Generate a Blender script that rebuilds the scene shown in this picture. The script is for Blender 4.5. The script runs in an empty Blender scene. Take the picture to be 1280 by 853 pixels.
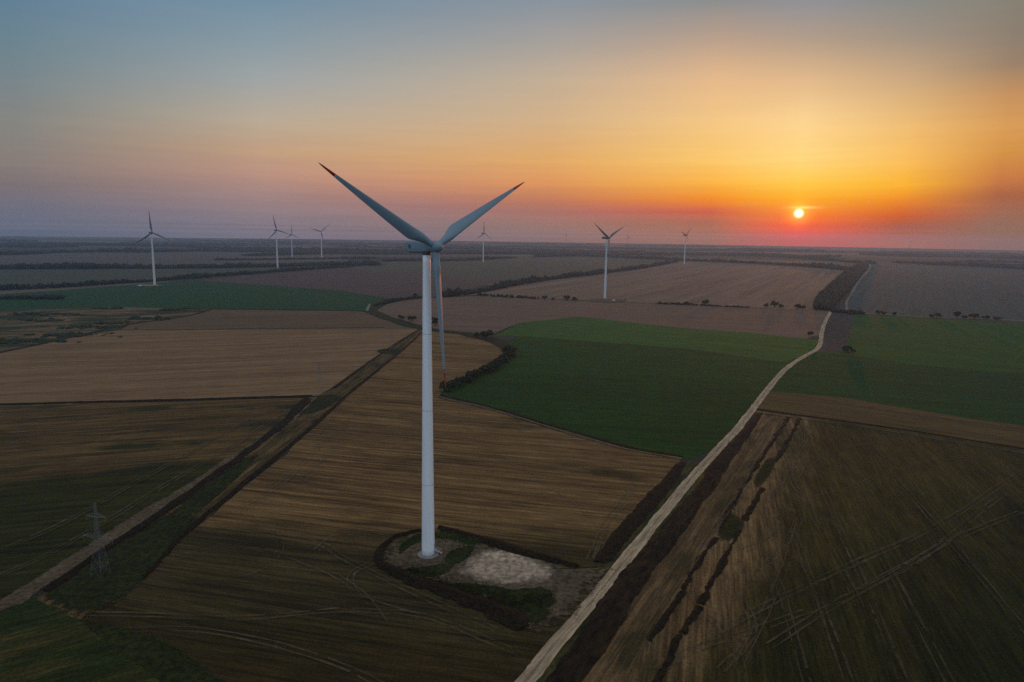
import bpy, bmesh, math, random
import numpy as np
from mathutils import Matrix, Vector, Euler
R_ = math.radians
rng = np.random.default_rng(7)
random.seed(7)
scene = bpy.context.scene
COL = scene.collection

# ------------------------------------------------------------------ camera
CAM_H, PITCH, ROLL, FPX = 104.0, 8.86, 0.8, 853.33
cam_data = bpy.data.cameras.new('camera')
cam_data.sensor_width = 36.0
cam_data.lens = 24.0
cam_data.clip_start = 0.5
cam_data.clip_end = 80000.0
cam = bpy.data.objects.new('camera', cam_data)
COL.objects.link(cam)
CAM_R = Matrix.Rotation(R_(90 - PITCH), 3, 'X') @ Matrix.Rotation(R_(ROLL), 3, 'Z')
cam.matrix_world = Matrix.Translation((0, 0, CAM_H)) @ CAM_R.to_4x4()
scene.camera = cam

# ------------------------------------------------------------------ render / view
scene.view_settings.view_transform = 'Standard'
scene.view_settings.look = 'None'
scene.view_settings.exposure = 0.0
scene.view_settings.gamma = 1.0
scene.view_settings.use_curve_mapping = False
scene.render.engine = 'CYCLES'
scene.cycles.use_denoising = False
scene.cycles.max_bounces = 6
scene.cycles.diffuse_bounces = 2
scene.cycles.volume_bounces = 1
scene.cycles.sample_clamp_indirect = 4.0

SUN_AZ, SUN_EL = 22.30, 1.90
SUN_DIR = Vector((math.sin(R_(SUN_AZ)) * math.cos(R_(SUN_EL)), math.cos(R_(SUN_AZ)) * math.cos(R_(SUN_EL)), math.sin(R_(SUN_EL))))


def lin(c):
    return tuple((v / 255 / 12.92) if v / 255 <= 0.04045 else ((v / 255 + 0.055) / 1.055) ** 2.4 for v in c)


class NT:
    """small helper to chain shader nodes"""
    def __init__(self, tree):
        self.t = tree; self.n = tree.nodes; self.l = tree.links
    def _in(self, sock, v):
        if isinstance(v, bpy.types.NodeSocket): self.l.new(v, sock)
        else: sock.default_value = v
    def math(self, op, a, b=0.0, c=None, clamp=False):
        m = self.n.new('ShaderNodeMath'); m.operation = op; m.use_clamp = clamp
        self._in(m.inputs[0], a); self._in(m.inputs[1], b)
        if c is not None: self._in(m.inputs[2], c)
        return m.outputs[0]
    def rangemap(self, v, a, b, c=0.0, d=1.0, smooth=False):
        m = self.n.new('ShaderNodeMapRange'); m.clamp = True
        if smooth: m.interpolation_type = 'SMOOTHSTEP'
        self._in(m.inputs[0], v)
        for i, x in enumerate((a, b, c, d)): self._in(m.inputs[i + 1], x)
        return m.outputs[0]
    def mix(self, f, a, b, mode='MIX'):
        m = self.n.new('ShaderNodeMix'); m.data_type = 'RGBA'; m.blend_type = mode
        self._in(m.inputs[0], f)
        for s, v in ((m.inputs[6], a), (m.inputs[7], b)):
            if isinstance(v, bpy.types.NodeSocket): self.l.new(v, s)
            else: s.default_value = (*v[:3], 1.0)
        return m.outputs[2]
    def noise(self, vec, scale=1.0, detail=3.0, rough=0.55):
        m = self.n.new('ShaderNodeTexNoise'); self.l.new(vec, m.inputs['Vector'])
        m.inputs['Scale'].default_value = scale; m.inputs['Detail'].default_value = detail
        m.inputs['Roughness'].default_value = rough
        return m.outputs[0]
    def mapping(self, vec, rot=0.0, scale=(1, 1, 1), loc=(0, 0, 0)):
        m = self.n.new('ShaderNodeMapping'); self.l.new(vec, m.inputs[0])
        m.inputs[1].default_value = loc; m.inputs[2].default_value = (0, 0, rot); m.inputs[3].default_value = scale
        return m.outputs[0]
    def ramp(self, v, stops, interp='LINEAR'):
        m = self.n.new('ShaderNodeValToRGB'); m.color_ramp.interpolation = interp
        e = m.color_ramp.elements
        while len(e) > 1: e.remove(e[-1])
        e[0].position = stops[0][0]; e[0].color = (*stops[0][1][:3], 1)
        for p, c in stops[1:]:
            k = e.new(p); k.color = (*c[:3], 1)
        self.l.new(v, m.inputs[0])
        return m.outputs[0]


# ------------------------------------------------------------------ sky
world = bpy.data.worlds.new('World')
scene.world = world
world.use_nodes = True
wt = world.node_tree
wt.nodes.clear()
W = NT(wt)
tc = wt.nodes.new('ShaderNodeTexCoord')
sep = wt.nodes.new('ShaderNodeSeparateXYZ')
wt.links.new(tc.outputs['Generated'], sep.inputs[0])
sx, sy, sz = sep.outputs
elev = W.math('MULTIPLY', W.math('ARCSINE', sz), 180 / math.pi)
azim = W.math('MULTIPLY', W.math('ARCTAN2', sx, sy), 180 / math.pi)
# colours of the evening sky by compass direction (deg from +Y) and elevation (deg), as seen from the camera
#SKY_BEGIN
SKY = [
    (-110, [(-1, (0.117, 0.15, 0.2232)), (2, (0.2232, 0.2542, 0.3419)), (6, (0.3515, 0.3712, 0.4342)), (12, (0.4287, 0.5149, 0.6584)), (20, (0.4287, 0.5647, 0.7529))]),
    (-35.1, [(-0.16, (0.0949, 0.1091, 0.1569)), (-0.06, (0.1954, 0.181, 0.2186)), (0.13, (0.1415, 0.1356, 0.1693)), (0.24, (0.2139, 0.1804, 0.2018)), (0.32, (0.1584, 0.1698, 0.2483)), (0.45, (0.1527, 0.1531, 0.1952)), (0.64, (0.1515, 0.1543, 0.2068)), (0.9, (0.1598, 0.1596, 0.2105)), (1.2, (0.1653, 0.1618, 0.2099)), (1.33, (0.163, 0.1586, 0.209)), (1.7, (0.1707, 0.1596, 0.1998)), (2.2, (0.1858, 0.1628, 0.1872)), (2.92, (0.2086, 0.1688, 0.1742)), (4.49, (0.2465, 0.2057, 0.1849)), (7.06, (0.2355, 0.2357, 0.2154)), (9.57, (0.1834, 0.2341, 0.2552)), (12.02, (0.1429, 0.2279, 0.2735)), (14.4, (0.1188, 0.209, 0.301)), (22.0, (0.1634, 0.2535, 0.3665))]),
    (-19.7, [(-0.3, (0.2983, 0.2133, 0.2525)), (-0.05, (0.342, 0.2557, 0.3007)), (0.13, (0.3051, 0.1762, 0.1784)), (0.26, (0.3779, 0.2684, 0.2863)), (0.32, (0.3576, 0.2587, 0.2773)), (0.44, (0.2643, 0.1779, 0.1865)), (0.56, (0.2891, 0.2265, 0.2618)), (0.9, (0.2783, 0.2106, 0.2352)), (1.21, (0.2785, 0.2106, 0.2342)), (1.7, (0.3214, 0.23, 0.2435)), (2.21, (0.3204, 0.2149, 0.2127)), (2.4, (0.3397, 0.2259, 0.2239)), (4.21, (0.4841, 0.2754, 0.2151)), (5.99, (0.5469, 0.3469, 0.2165)), (8.33, (0.4897, 0.4037, 0.3025)), (11.17, (0.3472, 0.3729, 0.3737)), (13.91, (0.2391, 0.32, 0.3679)), (16.55, (0.1669, 0.2714, 0.3615)), (22.0, (0.1851, 0.2816, 0.3937))]),
    (3.1, [(-0.25, (0.339, 0.1368, 0.0885)), (-0.05, (0.393, 0.1971, 0.1521)), (0.11, (0.4108, 0.1235, 0.004)), (0.24, (0.2926, 0.1931, 0.2623)), (0.34, (0.4208, 0.141, 0.015)), (0.44, (0.3478, 0.1762, 0.1339)), (0.6, (0.3407, 0.1676, 0.1192)), (0.89, (0.3275, 0.1691, 0.1376)), (1.18, (0.3618, 0.168, 0.1418)), (1.7, (0.3782, 0.1578, 0.1319)), (1.9, (0.3773, 0.1458, 0.1237)), (2.19, (0.4295, 0.1642, 0.1237)), (2.87, (0.5238, 0.1796, 0.0953)), (4.14, (0.7367, 0.298, 0.1009)), (6.04, (0.7575, 0.397, 0.131)), (9.12, (0.6509, 0.4361, 0.2429)), (12.1, (0.5413, 0.4232, 0.2982)), (14.97, (0.3718, 0.3478, 0.3228)), (17.71, (0.2417, 0.2855, 0.3325)), (22.0, (0.2188, 0.288, 0.3806))]),
    (15.8, [(-0.19, (0.4676, 0.1018, 0.004)), (-0.07, (0.5264, 0.151, 0.004)), (0.12, (0.5245, 0.0545, 0.004)), (0.25, (0.5922, 0.1585, 0.004)), (0.34, (0.4606, 0.0634, 0.004)), (0.44, (0.4455, 0.1051, 0.0093)), (0.66, (0.3829, 0.1245, 0.0733)), (0.91, (0.3514, 0.1023, 0.0538)), (1.07, (0.3478, 0.1057, 0.0629)), (1.19, (0.3687, 0.1023, 0.0693)), (1.69, (0.5004, 0.0962, 0.0617)), (2.0, (0.5534, 0.071, 0.0426)), (2.19, (0.6206, 0.0963, 0.0459)), (2.93, (0.8482, 0.2185, 0.004)), (4.17, (0.9218, 0.4248, 0.0407)), (5.99, (0.934, 0.5597, 0.1394)), (8.97, (0.8748, 0.5562, 0.228)), (11.85, (0.7677, 0.477, 0.2533)), (14.64, (0.4768, 0.3415, 0.253)), (17.31, (0.2407, 0.2567, 0.2604)), (22.0, (0.2183, 0.275, 0.3482))]),
    (22.2, [(-0.24, (1.1602, 0.004, 0.004)), (-0.09, (1.1769, 0.004, 0.004)), (0.12, (1.3936, 0.004, 0.004)), (0.24, (1.5161, 0.004, 0.004)), (0.39, (1.2248, 0.004, 0.004)), (0.66, (1.1055, 0.0609, 0.004)), (1.0, (1.0273, 0.0624, 0.004)), (3.03, (0.93, 0.416, 0.004)), (4.1, (0.93, 0.562, 0.0549)), (5.86, (0.9541, 0.6722, 0.2025)), (8.73, (0.9428, 0.639, 0.2821)), (11.52, (0.7174, 0.4667, 0.2509)), (14.22, (0.4132, 0.3195, 0.244)), (16.81, (0.2539, 0.2683, 0.3035)), (22.0, (0.2243, 0.2802, 0.3676))]),
    (29.1, [(-0.24, (0.6752, 0.0729, 0.004)), (-0.1, (0.5929, 0.0809, 0.004)), (0.13, (0.6509, 0.0455, 0.004)), (0.25, (0.6187, 0.004, 0.004)), (0.33, (0.5441, 0.0845, 0.004)), (0.45, (0.4465, 0.0373, 0.004)), (0.64, (0.4221, 0.0765, 0.0333)), (0.87, (0.3666, 0.0589, 0.0425)), (1.21, (0.4222, 0.0589, 0.0168)), (1.72, (0.5968, 0.0704, 0.0047)), (2.2, (0.6489, 0.1229, 0.004)), (2.85, (0.801, 0.2255, 0.004)), (3.97, (0.9311, 0.4429, 0.0156)), (5.63, (0.9393, 0.5061, 0.1012)), (8.35, (0.7938, 0.4813, 0.1751)), (11.0, (0.5639, 0.3731, 0.2066)), (13.58, (0.3303, 0.2718, 0.2134)), (16.06, (0.2204, 0.2332, 0.2243)), (22.0, (0.2092, 0.2644, 0.3319))]),
    (34.7, [(-0.16, (0.3471, 0.0742, 0.004)), (-0.05, (0.2995, 0.0763, 0.004)), (0.13, (0.3609, 0.0888, 0.004)), (0.24, (0.3368, 0.0462, 0.004)), (0.32, (0.2917, 0.0909, 0.004)), (0.45, (0.2654, 0.1164, 0.0503)), (0.64, (0.2527, 0.1063, 0.0482)), (0.91, (0.2585, 0.1207, 0.0775)), (1.18, (0.2497, 0.1198, 0.0851)), (1.71, (0.2782, 0.1133, 0.0737)), (2.21, (0.3087, 0.1108, 0.065)), (3.03, (0.3523, 0.094, 0.0458)), (4.35, (0.5756, 0.181, 0.0468)), (5.91, (0.6382, 0.2752, 0.0519)), (7.45, (0.6771, 0.322, 0.0858)), (9.47, (0.5416, 0.2728, 0.1058)), (11.45, (0.2931, 0.205, 0.1366)), (12.91, (0.2464, 0.198, 0.1549)), (15.28, (0.219, 0.2039, 0.1629)), (22.0, (0.2085, 0.2512, 0.3043))]),
    (110, [(-1, (0.1559, 0.15, 0.1812)), (2, (0.2831, 0.2423, 0.2423)), (6, (0.3763, 0.3515, 0.3613)), (12, (0.402, 0.4564, 0.5457)), (20, (0.4125, 0.5271, 0.7011))]),
]
#SKY_END
E0, E1 = -2.0, 24.0
eln = W.rangemap(elev, E0, E1)
ramps = []
_l = [x for x in SKY if abs(x[0]) < 100]
SKY = [SKY[0], (-48, [(e, tuple(v * 0.93 for v in c)) for e, c in _l[0][1]]), *_l, (48, [(e, tuple(v * f for v, f in zip(c, (0.78, 0.84, 0.92)))) for e, c in _l[-1][1]]), SKY[-1]]
for az, st in SKY:
    stops = [((e - E0) / (E1 - E0), c) for e, c in st]
    ramps.append((az, W.ramp(eln, stops, 'LINEAR')))
skycol = ramps[0][1]
for (a0, _), (a1, c1) in zip(ramps[:-1], ramps[1:]):
    skycol = W.mix(W.rangemap(azim, a0, a1, smooth=(a1 - a0) > 30), skycol, c1)
# the dome behind the photographer and overhead: pale blue dusk light
backness = W.rangemap(W.math('ABSOLUTE', azim), 110, 150, smooth=True)
back = W.ramp(eln, [(0.08, lin((128, 146, 176))), (0.3, lin((186, 190, 208))), (0.6, lin((200, 214, 236))), (1.0, lin((190, 214, 240)))])
skycol = W.mix(backness, skycol, back)
ZENITH = (0.45, 0.46, 0.47)
skycol = W.mix(W.rangemap(elev, 17, 60, smooth=True), skycol, ZENITH)
# thin drawn-out haze veils low in the sky
vv = W.mapping(tc.outputs['Generated'], 0, (5, 5, 130))
veil = W.rangemap(W.noise(vv, 1.0, 4, 0.6), 0.35, 0.7, 0.955, 1.05)
veilmask = W.rangemap(elev, 3, 9, 1.0, 0.25)
veil = W.math('ADD', W.math('MULTIPLY', W.math('SUBTRACT', veil, 1.0), veilmask), 1.0)
vs = wt.nodes.new('ShaderNodeVectorMath'); vs.operation = 'SCALE'
wt.links.new(skycol, vs.inputs[0]); wt.links.new(veil, vs.inputs['Scale'])
skycol = vs.outputs[0]
# the low sun itself: disc and its aureole
dp = wt.nodes.new('ShaderNodeVectorMath'); dp.operation = 'DOT_PRODUCT'
wt.links.new(tc.outputs['Generated'], dp.inputs[0]); dp.inputs[1].default_value = SUN_DIR
sang = W.math('MULTIPLY', W.math('ARCCOSINE', W.math('MINIMUM', dp.outputs['Value'], 1.0)), 180 / math.pi)
disc = W.rangemap(sang, 0.10, 0.46, 1.0, 0.0, smooth=True)
glow = W.math('EXPONENT', W.math('MULTIPLY', W.math('MULTIPLY', sang, sang), -1 / (0.70 ** 2)))
glow2 = W.math('EXPONENT', W.math('MULTIPLY', sang, -1 / 1.5))
# a bright streak of thin cloud just above the disc
se = W.math('SUBTRACT', elev, SUN_EL + 0.44); sa = W.math('SUBTRACT', azim, SUN_AZ + 0.35)
streak = W.math('EXPONENT', W.math('MULTIPLY', W.math('ADD', W.math('MULTIPLY', W.math('MULTIPLY', se, se), 90.0), W.math('MULTIPLY', W.math('MULTIPLY', sa, sa), 1.1)), -1.0))
def addcol(base, fac, c):
    v = wt.nodes.new('ShaderNodeVectorMath'); v.operation = 'SCALE'
    v.inputs[0].default_value = c; wt.links.new(fac, v.inputs['Scale'])
    a = wt.nodes.new('ShaderNodeVectorMath'); a.operation = 'ADD'
    wt.links.new(base, a.inputs[0]); wt.links.new(v.outputs[0], a.inputs[1])
    return a.outputs[0]
skycol = addcol(skycol, glow2, (0.06, 0.004, 0.0))
skycol = addcol(skycol, glow, (0.7, 0.32, 0.03))
skycol = addcol(skycol, streak, (0.35, 0.35, 0.16))
skycol = addcol(skycol, disc, (1.6, 1.5, 1.25))
bg = wt.nodes.new('ShaderNodeBackground')
wt.links.new(skycol, bg.inputs['Color']); bg.inputs['Strength'].default_value = 1.0
# scattered blue daylight of the clear upper air
nish = wt.nodes.new('ShaderNodeTexSky'); nish.sky_type = 'NISHITA'; nish.sun_disc = False
nish.sun_elevation = R_(SUN_EL); nish.sun_rotation = R_(SUN_AZ); nish.altitude = 150; nish.dust_density = 2.0
bg2 = wt.nodes.new('ShaderNodeBackground')
wt.links.new(nish.outputs[0], bg2.inputs['Color']); bg2.inputs['Strength'].default_value = 0.004
addsh = wt.nodes.new('ShaderNodeAddShader')
wt.links.new(bg.outputs[0], addsh.inputs[0]); wt.links.new(bg2.outputs[0], addsh.inputs[1])
wo = wt.nodes.new('ShaderNodeOutputWorld')
wt.links.new(addsh.outputs[0], wo.inputs['Surface'])

# ------------------------------------------------------------------ sun lamp (low, red, dimmed by the evening haze)
sl = bpy.data.lights.new('sun', 'SUN')
sl.energy = 0.8
sl.angle = R_(0.55)
sl.color = (1.0, 0.26, 0.05)
so = bpy.data.objects.new('sun', sl)
COL.objects.link(so)
so.rotation_euler = SUN_DIR.to_track_quat('Z', 'Y').to_euler()
so.location = SUN_DIR * 500

# ------------------------------------------------------------------ helpers
def G(px, py, z=0.0):
    """point of the level ground that the photograph shows at pixel (px, py)"""
    d = CAM_R @ Vector(((px - 640) / FPX, -(py - 426.5) / FPX, -1.0))
    t = (z - CAM_H) / d.z
    return Vector((d.x * t, d.y * t, z))


def tag(o, label=None, cat=None, group=None, kind=None):
    if label: o['label'] = label
    if cat: o['category'] = cat
    if group: o['group'] = group
    if kind: o['kind'] = kind
    return o


def link(o, parent=None):
    COL.objects.link(o)
    if parent is not None: o.parent = parent
    return o


def empty(name, loc=(0, 0, 0), rz=0.0):
    o = bpy.data.objects.new(name, None)
    o.empty_display_size = 1
    COL.objects.link(o)
    o.location = loc
    o.rotation_euler = (0, 0, rz)
    return o


def mesh_np(name, V, Fq, mat, parent=None, smooth=False):
    """mesh from numpy verts and equal-sided faces"""
    V = np.asarray(V, np.float32); Fq = np.asarray(Fq, np.int32)
    k = Fq.shape[1]
    me = bpy.data.meshes.new(name)
    me.vertices.add(len(V)); me.vertices.foreach_set('co', V.ravel())
    me.loops.add(Fq.size); me.loops.foreach_set('vertex_index', Fq.ravel())
    me.polygons.add(len(Fq))
    me.polygons.foreach_set('loop_start', np.arange(0, Fq.size, k, dtype=np.int32))
    me.polygons.foreach_set('loop_total', np.full(len(Fq), k, np.int32))
    if smooth: me.polygons.foreach_set('use_smooth', np.ones(len(Fq), bool))
    me.update(calc_edges=True)
    me.validate()
    if mat: me.materials.append(mat)
    return link(bpy.data.objects.new(name, me), parent)


def mesh_bm(name, bm, mat, parent=None, smooth=False):
    me = bpy.data.meshes.new(name)
    bmesh.ops.recalc_face_normals(bm, faces=bm.faces)
    if smooth:
        for f in bm.faces: f.smooth = True
    bm.to_mesh(me); bm.free()
    if mat: me.materials.append(mat)
    return link(bpy.data.objects.new(name, me), parent)


def bar(bm, a, b, w, w2=None):
    """square bar between two points"""
    a = Vector(a); b = Vector(b); d = (b - a).normalized()
    s = d.cross(Vector((0, 0, 1)))
    if s.length < 1e-3: s = d.cross(Vector((1, 0, 0)))
    s.normalize(); u = s.cross(d)
    w2 = w if w2 is None else w2
    vs = []
    for p, q in ((a, w), (b, w2)):
        for i, j in ((-1, -1), (1, -1), (1, 1), (-1, 1)):
            vs.append(bm.verts.new(p + s * (i * q / 2) + u * (j * q / 2)))
    for i in range(4):
        bm.faces.new((vs[i], vs[(i + 1) % 4], vs[4 + (i + 1) % 4], vs[4 + i]))
    bm.faces.new(vs[3::-1]); bm.faces.new(vs[4:])


def box(bm, c, s, rot=None):
    c = Vector(c)
    m = rot or Matrix.Identity(3)
    vs = [bm.verts.new(c + m @ Vector((x * s[0] / 2, y * s[1] / 2, z * s[2] / 2))) for z in (-1, 1) for x, y in ((-1, -1), (1, -1), (1, 1), (-1, 1))]
    bm.faces.new(vs[3::-1]); bm.faces.new(vs[4:])
    for i in range(4):
        bm.faces.new((vs[i], vs[(i + 1) % 4], vs[4 + (i + 1) % 4], vs[4 + i]))


def lathe(bm, prof, n=32, axis='Z', off=(0, 0, 0)):
    rings = []
    off = Vector(off)
    for r, h in prof:
        ring = []
        for i in range(n):
            a = 2 * math.pi * i / n
            p = Vector((r * math.cos(a), r * math.sin(a), h)) if axis == 'Z' else Vector((r * math.cos(a), h, r * math.sin(a)))
            ring.append(bm.verts.new(p + off))
        rings.append(ring)
    for a, b in zip(rings[:-1], rings[1:]):
        for i in range(n):
            bm.faces.new((a[i], a[(i + 1) % n], b[(i + 1) % n], b[i]))
    for ring, in ((rings[0],), (rings[-1],)):
        bm.faces.new(ring)


# ------------------------------------------------------------------ materials
def new_mat(name):
    m = bpy.data.materials.new(name); m.use_nodes = True
    t = m.node_tree; t.nodes.clear()
    n = NT(t)
    b = t.nodes.new('ShaderNodeBsdfPrincipled'); o = t.nodes.new('ShaderNodeOutputMaterial')
    t.links.new(b.outputs[0], o.inputs['Surface'])
    return m, n, b


def paint(name, col, rough=0.4, dirt=0.08, scale=0.6, stretch=(1, 1, 0.12)):
    m, n, b = new_mat(name)
    g = n.n.new('ShaderNodeTexCoord')
    v = n.mapping(g.outputs['Object'], 0, stretch)
    f = n.rangemap(n.noise(v, scale, 4), 0.35, 0.7, 1 - dirt, 1.0)
    c = n.mix(1.0, (*col, 1), n.mix(f, (0.55, 0.55, 0.52), (1, 1, 1)), 'MULTIPLY')
    n.l.new(c, b.inputs['Base Color'])
    b.inputs['Roughness'].default_value = rough
    return m


TINT = {'stubble_left': (1.418, 1.141, 0.829), 'green_crop': (0.203, 0.81, 0.203), 'grey_brown_far': (0.457, 0.774, 0.882), 'teal_green_right': (0.214, 0.855, 0.214), 'green_crop_light': (0.408, 0.93, 0.291), 'green_left': (0.209, 0.836, 0.415), 'brown_middle': (1.347, 1.087, 1.019), 'brown_striped': (1.184, 1.082, 1.04), 'green_right': (0.25, 1.0, 0.25), 'brown_strip_right': (1.178, 1.017, 0.567), 'brown_far_left': (0.676, 0.584, 0.638), 'ploughed': (0.645, 0.686, 0.753), 'stubble_left_upper': (0.998, 0.802, 0.567), 'rough_grass_corner': (1.214, 0.994, 0.496), 'straw_strip': (1.25, 1.0, 0.72), 'stubble_front': (1.129, 0.849, 0.487), 'stubble_front_zone0': (0.826, 0.755, 0.444), 'stubble_front_zone1': (0.852, 0.642, 0.332), 'weedy_right': (1.592, 1.221, 0.884), 'weedy_right_zone0': (0.686, 0.624, 0.232), 'stubble_lower_left': (1.038, 0.782, 0.403), 'stubble_lower_left_zone0': (0.485, 0.582, 0.146), 'pale_gravel': (1.452, 1.283, 1.077), 'rough_pasture': (1.862, 1.443, 1.117), 'green_crop_zone0': (0.226, 0.889, 0.222), 'weedy_right_zone1': (0.3, 0.436, 0.12), 'corridor_grass': (1.3, 1.0, 0.62), 'dark_rank_grass': (0.95, 0.95, 0.6), 'dark_turned_soil': (1.0, 0.8, 0.55), 'black_soil_strip': (1.0, 0.8, 0.58), 'ditch_bank': (1, 0.9, 0.65), 'verge_grass': (1.1, 1.0, 0.65)}
def tinted(name, *cols):
    t = TINT.get(name, (1, 1, 1))
    return [None if c is None else tuple(min(0.9, x * y) for x, y in zip(c, t)) for c in cols]


def row_dir(a, b):
    A, B = G(*a), G(*b)
    return math.atan2(B.y - A.y, B.x - A.x)


def field_mat(name, a, b, weed=None, d=0.0, row=3.0, stretch=40.0, weed_scale=60.0, weed_lo=0.5, weed_hi=0.62,
              contrast=(0.40, 0.60), fine=0.35, seed=0.0, weed_stretch=3.0, wide=14.0, swath=7.0, swath_amt=0.5, zones=()):
    """worked land: long rows along direction d, broad bands, weedy patches, clods"""
    a, b, weed = tinted(name, a, b, weed)
    m, n, bs = new_mat(name)
    g = n.n.new('ShaderNodeNewGeometry')
    pos = g.outputs['Position']
    p = n.mapping(pos, -d, (1, 1, 1), (seed * 37.0, seed * 91.0, seed * 5.0))
    # wobble so that the rows are not ruler straight
    n1 = n.noise(n.mapping(p, 0, (1 / (row * stretch), 1 / row, 1)), 1.0, 3, 0.6)
    n2 = n.noise(n.mapping(p, 0, (1 / (wide * stretch * 0.5), 1 / wide, 1)), 1.0, 2, 0.5)
    n3 = n.noise(n.mapping(p, 0, (1 / 55.0, 1 / 55.0, 1)), 1.0, 4, 0.6)
    s = n.math('ADD', n.math('ADD', n.math('MULTIPLY', n1, 0.50), n.math('MULTIPLY', n2, 0.33)), n.math('MULTIPLY', n3, 0.17))
    f = n.rangemap(s, contrast[0], contrast[1])
    c = n.mix(f, a, b)
    if swath_amt > 0:
        sp_ = n.n.new('ShaderNodeSeparateXYZ'); n.l.new(p, sp_.inputs[0])
        wob = n.noise(n.mapping(p, 0, (1 / 70.0, 1 / 25.0, 1), (3.3, 8.1, 0)), 1.0, 3)
        ph = n.math('ADD', n.math('MULTIPLY', sp_.outputs[1], 2 * math.pi / swath), n.math('MULTIPLY', wob, 9.0))
        line = n.rangemap(n.math('SINE', ph), 0.55, 1.0, smooth=True)
        msk = n.rangemap(n.noise(n.mapping(p, 0, (1 / 90.0, 1 / 16.0, 1), (7.7, 1.9, 0)), 1.0, 4, 0.65), 0.42, 0.62)
        bright = tuple(min(0.8, x * 1.45) for x in b)
        c = n.mix(n.math('MULTIPLY', n.math('MULTIPLY', line, msk), swath_amt), c, bright)
    if weed is not None:
        w1 = n.noise(n.mapping(p, 0, (1 / (weed_scale * weed_stretch), 1 / weed_scale, 1), (13.1, 4.7, 0)), 1.0, 5, 0.6)
        w2 = n.noise(n.mapping(p, 0, (1 / 20.0, 1 / 1.8, 1)), 1.0, 3, 0.6)
        w = n.rangemap(n.math('ADD', w1, n.math('MULTIPLY', n.math('SUBTRACT', w2, 0.5), 0.22)), weed_lo, weed_hi, smooth=True)
        c = n.mix(w, c, weed)
    for zi, (pa, pb, width, amp, za, zb) in enumerate(zones):
        # another state of the same land beyond a ragged line through two ground points
        A_, B_ = G(*pa), G(*pb)
        t_ = (B_ - A_).normalized(); nr = Vector((t_.y, -t_.x, 0))
        za, zb = tinted(name + '_zone%d' % zi, za, zb)
        dn = n.n.new('ShaderNodeVectorMath'); dn.operation = 'DOT_PRODUCT'
        n.l.new(pos, dn.inputs[0]); dn.inputs[1].default_value = nr
        dist = n.math('SUBTRACT', dn.outputs['Value'], A_.dot(nr))
        wn = n.math('SUBTRACT', n.noise(n.mapping(p, 0, (1 / 60.0, 1 / 17.0, 1), (zi * 9.0, 2.2, 0)), 1.0, 5, 0.62), 0.5)
        wn2 = n.math('SUBTRACT', n.noise(n.mapping(p, 0, (1 / 30.0, 1 / 2.2, 1), (zi * 4.0, 6.2, 0)), 1.0, 3, 0.6), 0.5)
        dd = n.math('ADD', n.math('ADD', dist, n.math('MULTIPLY', wn, amp * 2.6)), n.math('MULTIPLY', wn2, amp * 1.2))
        zm = n.rangemap(dd, -width, width, smooth=True)
        zc = n.mix(f, za, zb)
        c = n.mix(zm, c, zc)
    k = n.noise(pos, 1.1, 4, 0.65)
    k = n.rangemap(k, 0.3, 0.7, 1 - fine, 1 + fine)
    k2 = n.noise(n.mapping(p, 0, (1 / 9.0, 1 / 0.7, 1), (2.2, 5.5, 0)), 1.0, 3, 0.6)
    k3 = n.noise(n.mapping(p, 0, (1 / 14.0, 1 / 5.0, 1), (1.2, 9.5, 0)), 1.0, 4, 0.65)
    k = n.math('MULTIPLY', k, n.math('MULTIPLY', n.rangemap(k2, 0.3, 0.7, 1 - 0.9 * fine, 1 + 0.9 * fine), n.rangemap(k3, 0.3, 0.7, 1 - 0.7 * fine, 1 + 0.7 * fine)))
    sc = n.n.new('ShaderNodeVectorMath'); sc.operation = 'SCALE'
    n.l.new(c, sc.inputs[0]); n.l.new(k, sc.inputs['Scale'])
    n.l.new(sc.outputs[0], bs.inputs['Base Color'])
    bs.inputs['Roughness'].default_value = 0.95
    bs.inputs['Specular IOR Level'].default_value = 0.1
    return m


def speckle_mat(name, a, b, scale=0.8, lo=0.38, hi=0.62, detail=5, stretch=(1, 1, 1), d=0.0):
    a, b = tinted(name, a, b)
    m, n, bs = new_mat(name)
    g = n.n.new('ShaderNodeNewGeometry')
    p = n.mapping(n.mapping(g.outputs['Position'], -d), 0, stretch)
    f = n.rangemap(n.noise(p, scale, detail, 0.62), lo, hi)
    f2 = n.rangemap(n.noise(p, scale * 0.12, 4, 0.6), 0.3, 0.7, 0.7, 1.25)
    c = n.mix(f, a, b)
    sc = n.n.new('ShaderNodeVectorMath'); sc.operation = 'SCALE'
    n.l.new(c, sc.inputs[0]); n.l.new(f2, sc.inputs['Scale'])
    n.l.new(sc.outputs[0], bs.inputs['Base Color'])
    bs.inputs['Roughness'].default_value = 0.95
    bs.inputs['Specular IOR Level'].default_value = 0.1
    return m


def worn_mat(name, a, b, scale, amt=(0.08, 0.7)):
    """pressed straw that comes and goes along the line"""
    m = speckle_mat(name, a, b, scale)
    n = NT(m.node_tree); b_ = next(x for x in n.n if x.type == 'BSDF_PRINCIPLED')
    g = n.n.new('ShaderNodeNewGeometry')
    f = n.rangemap(n.noise(g.outputs['Position'], 0.045, 5, 0.72), 0.34, 0.64, amt[0], amt[1])
    n.l.new(f, b_.inputs['Alpha'])
    return m


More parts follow.
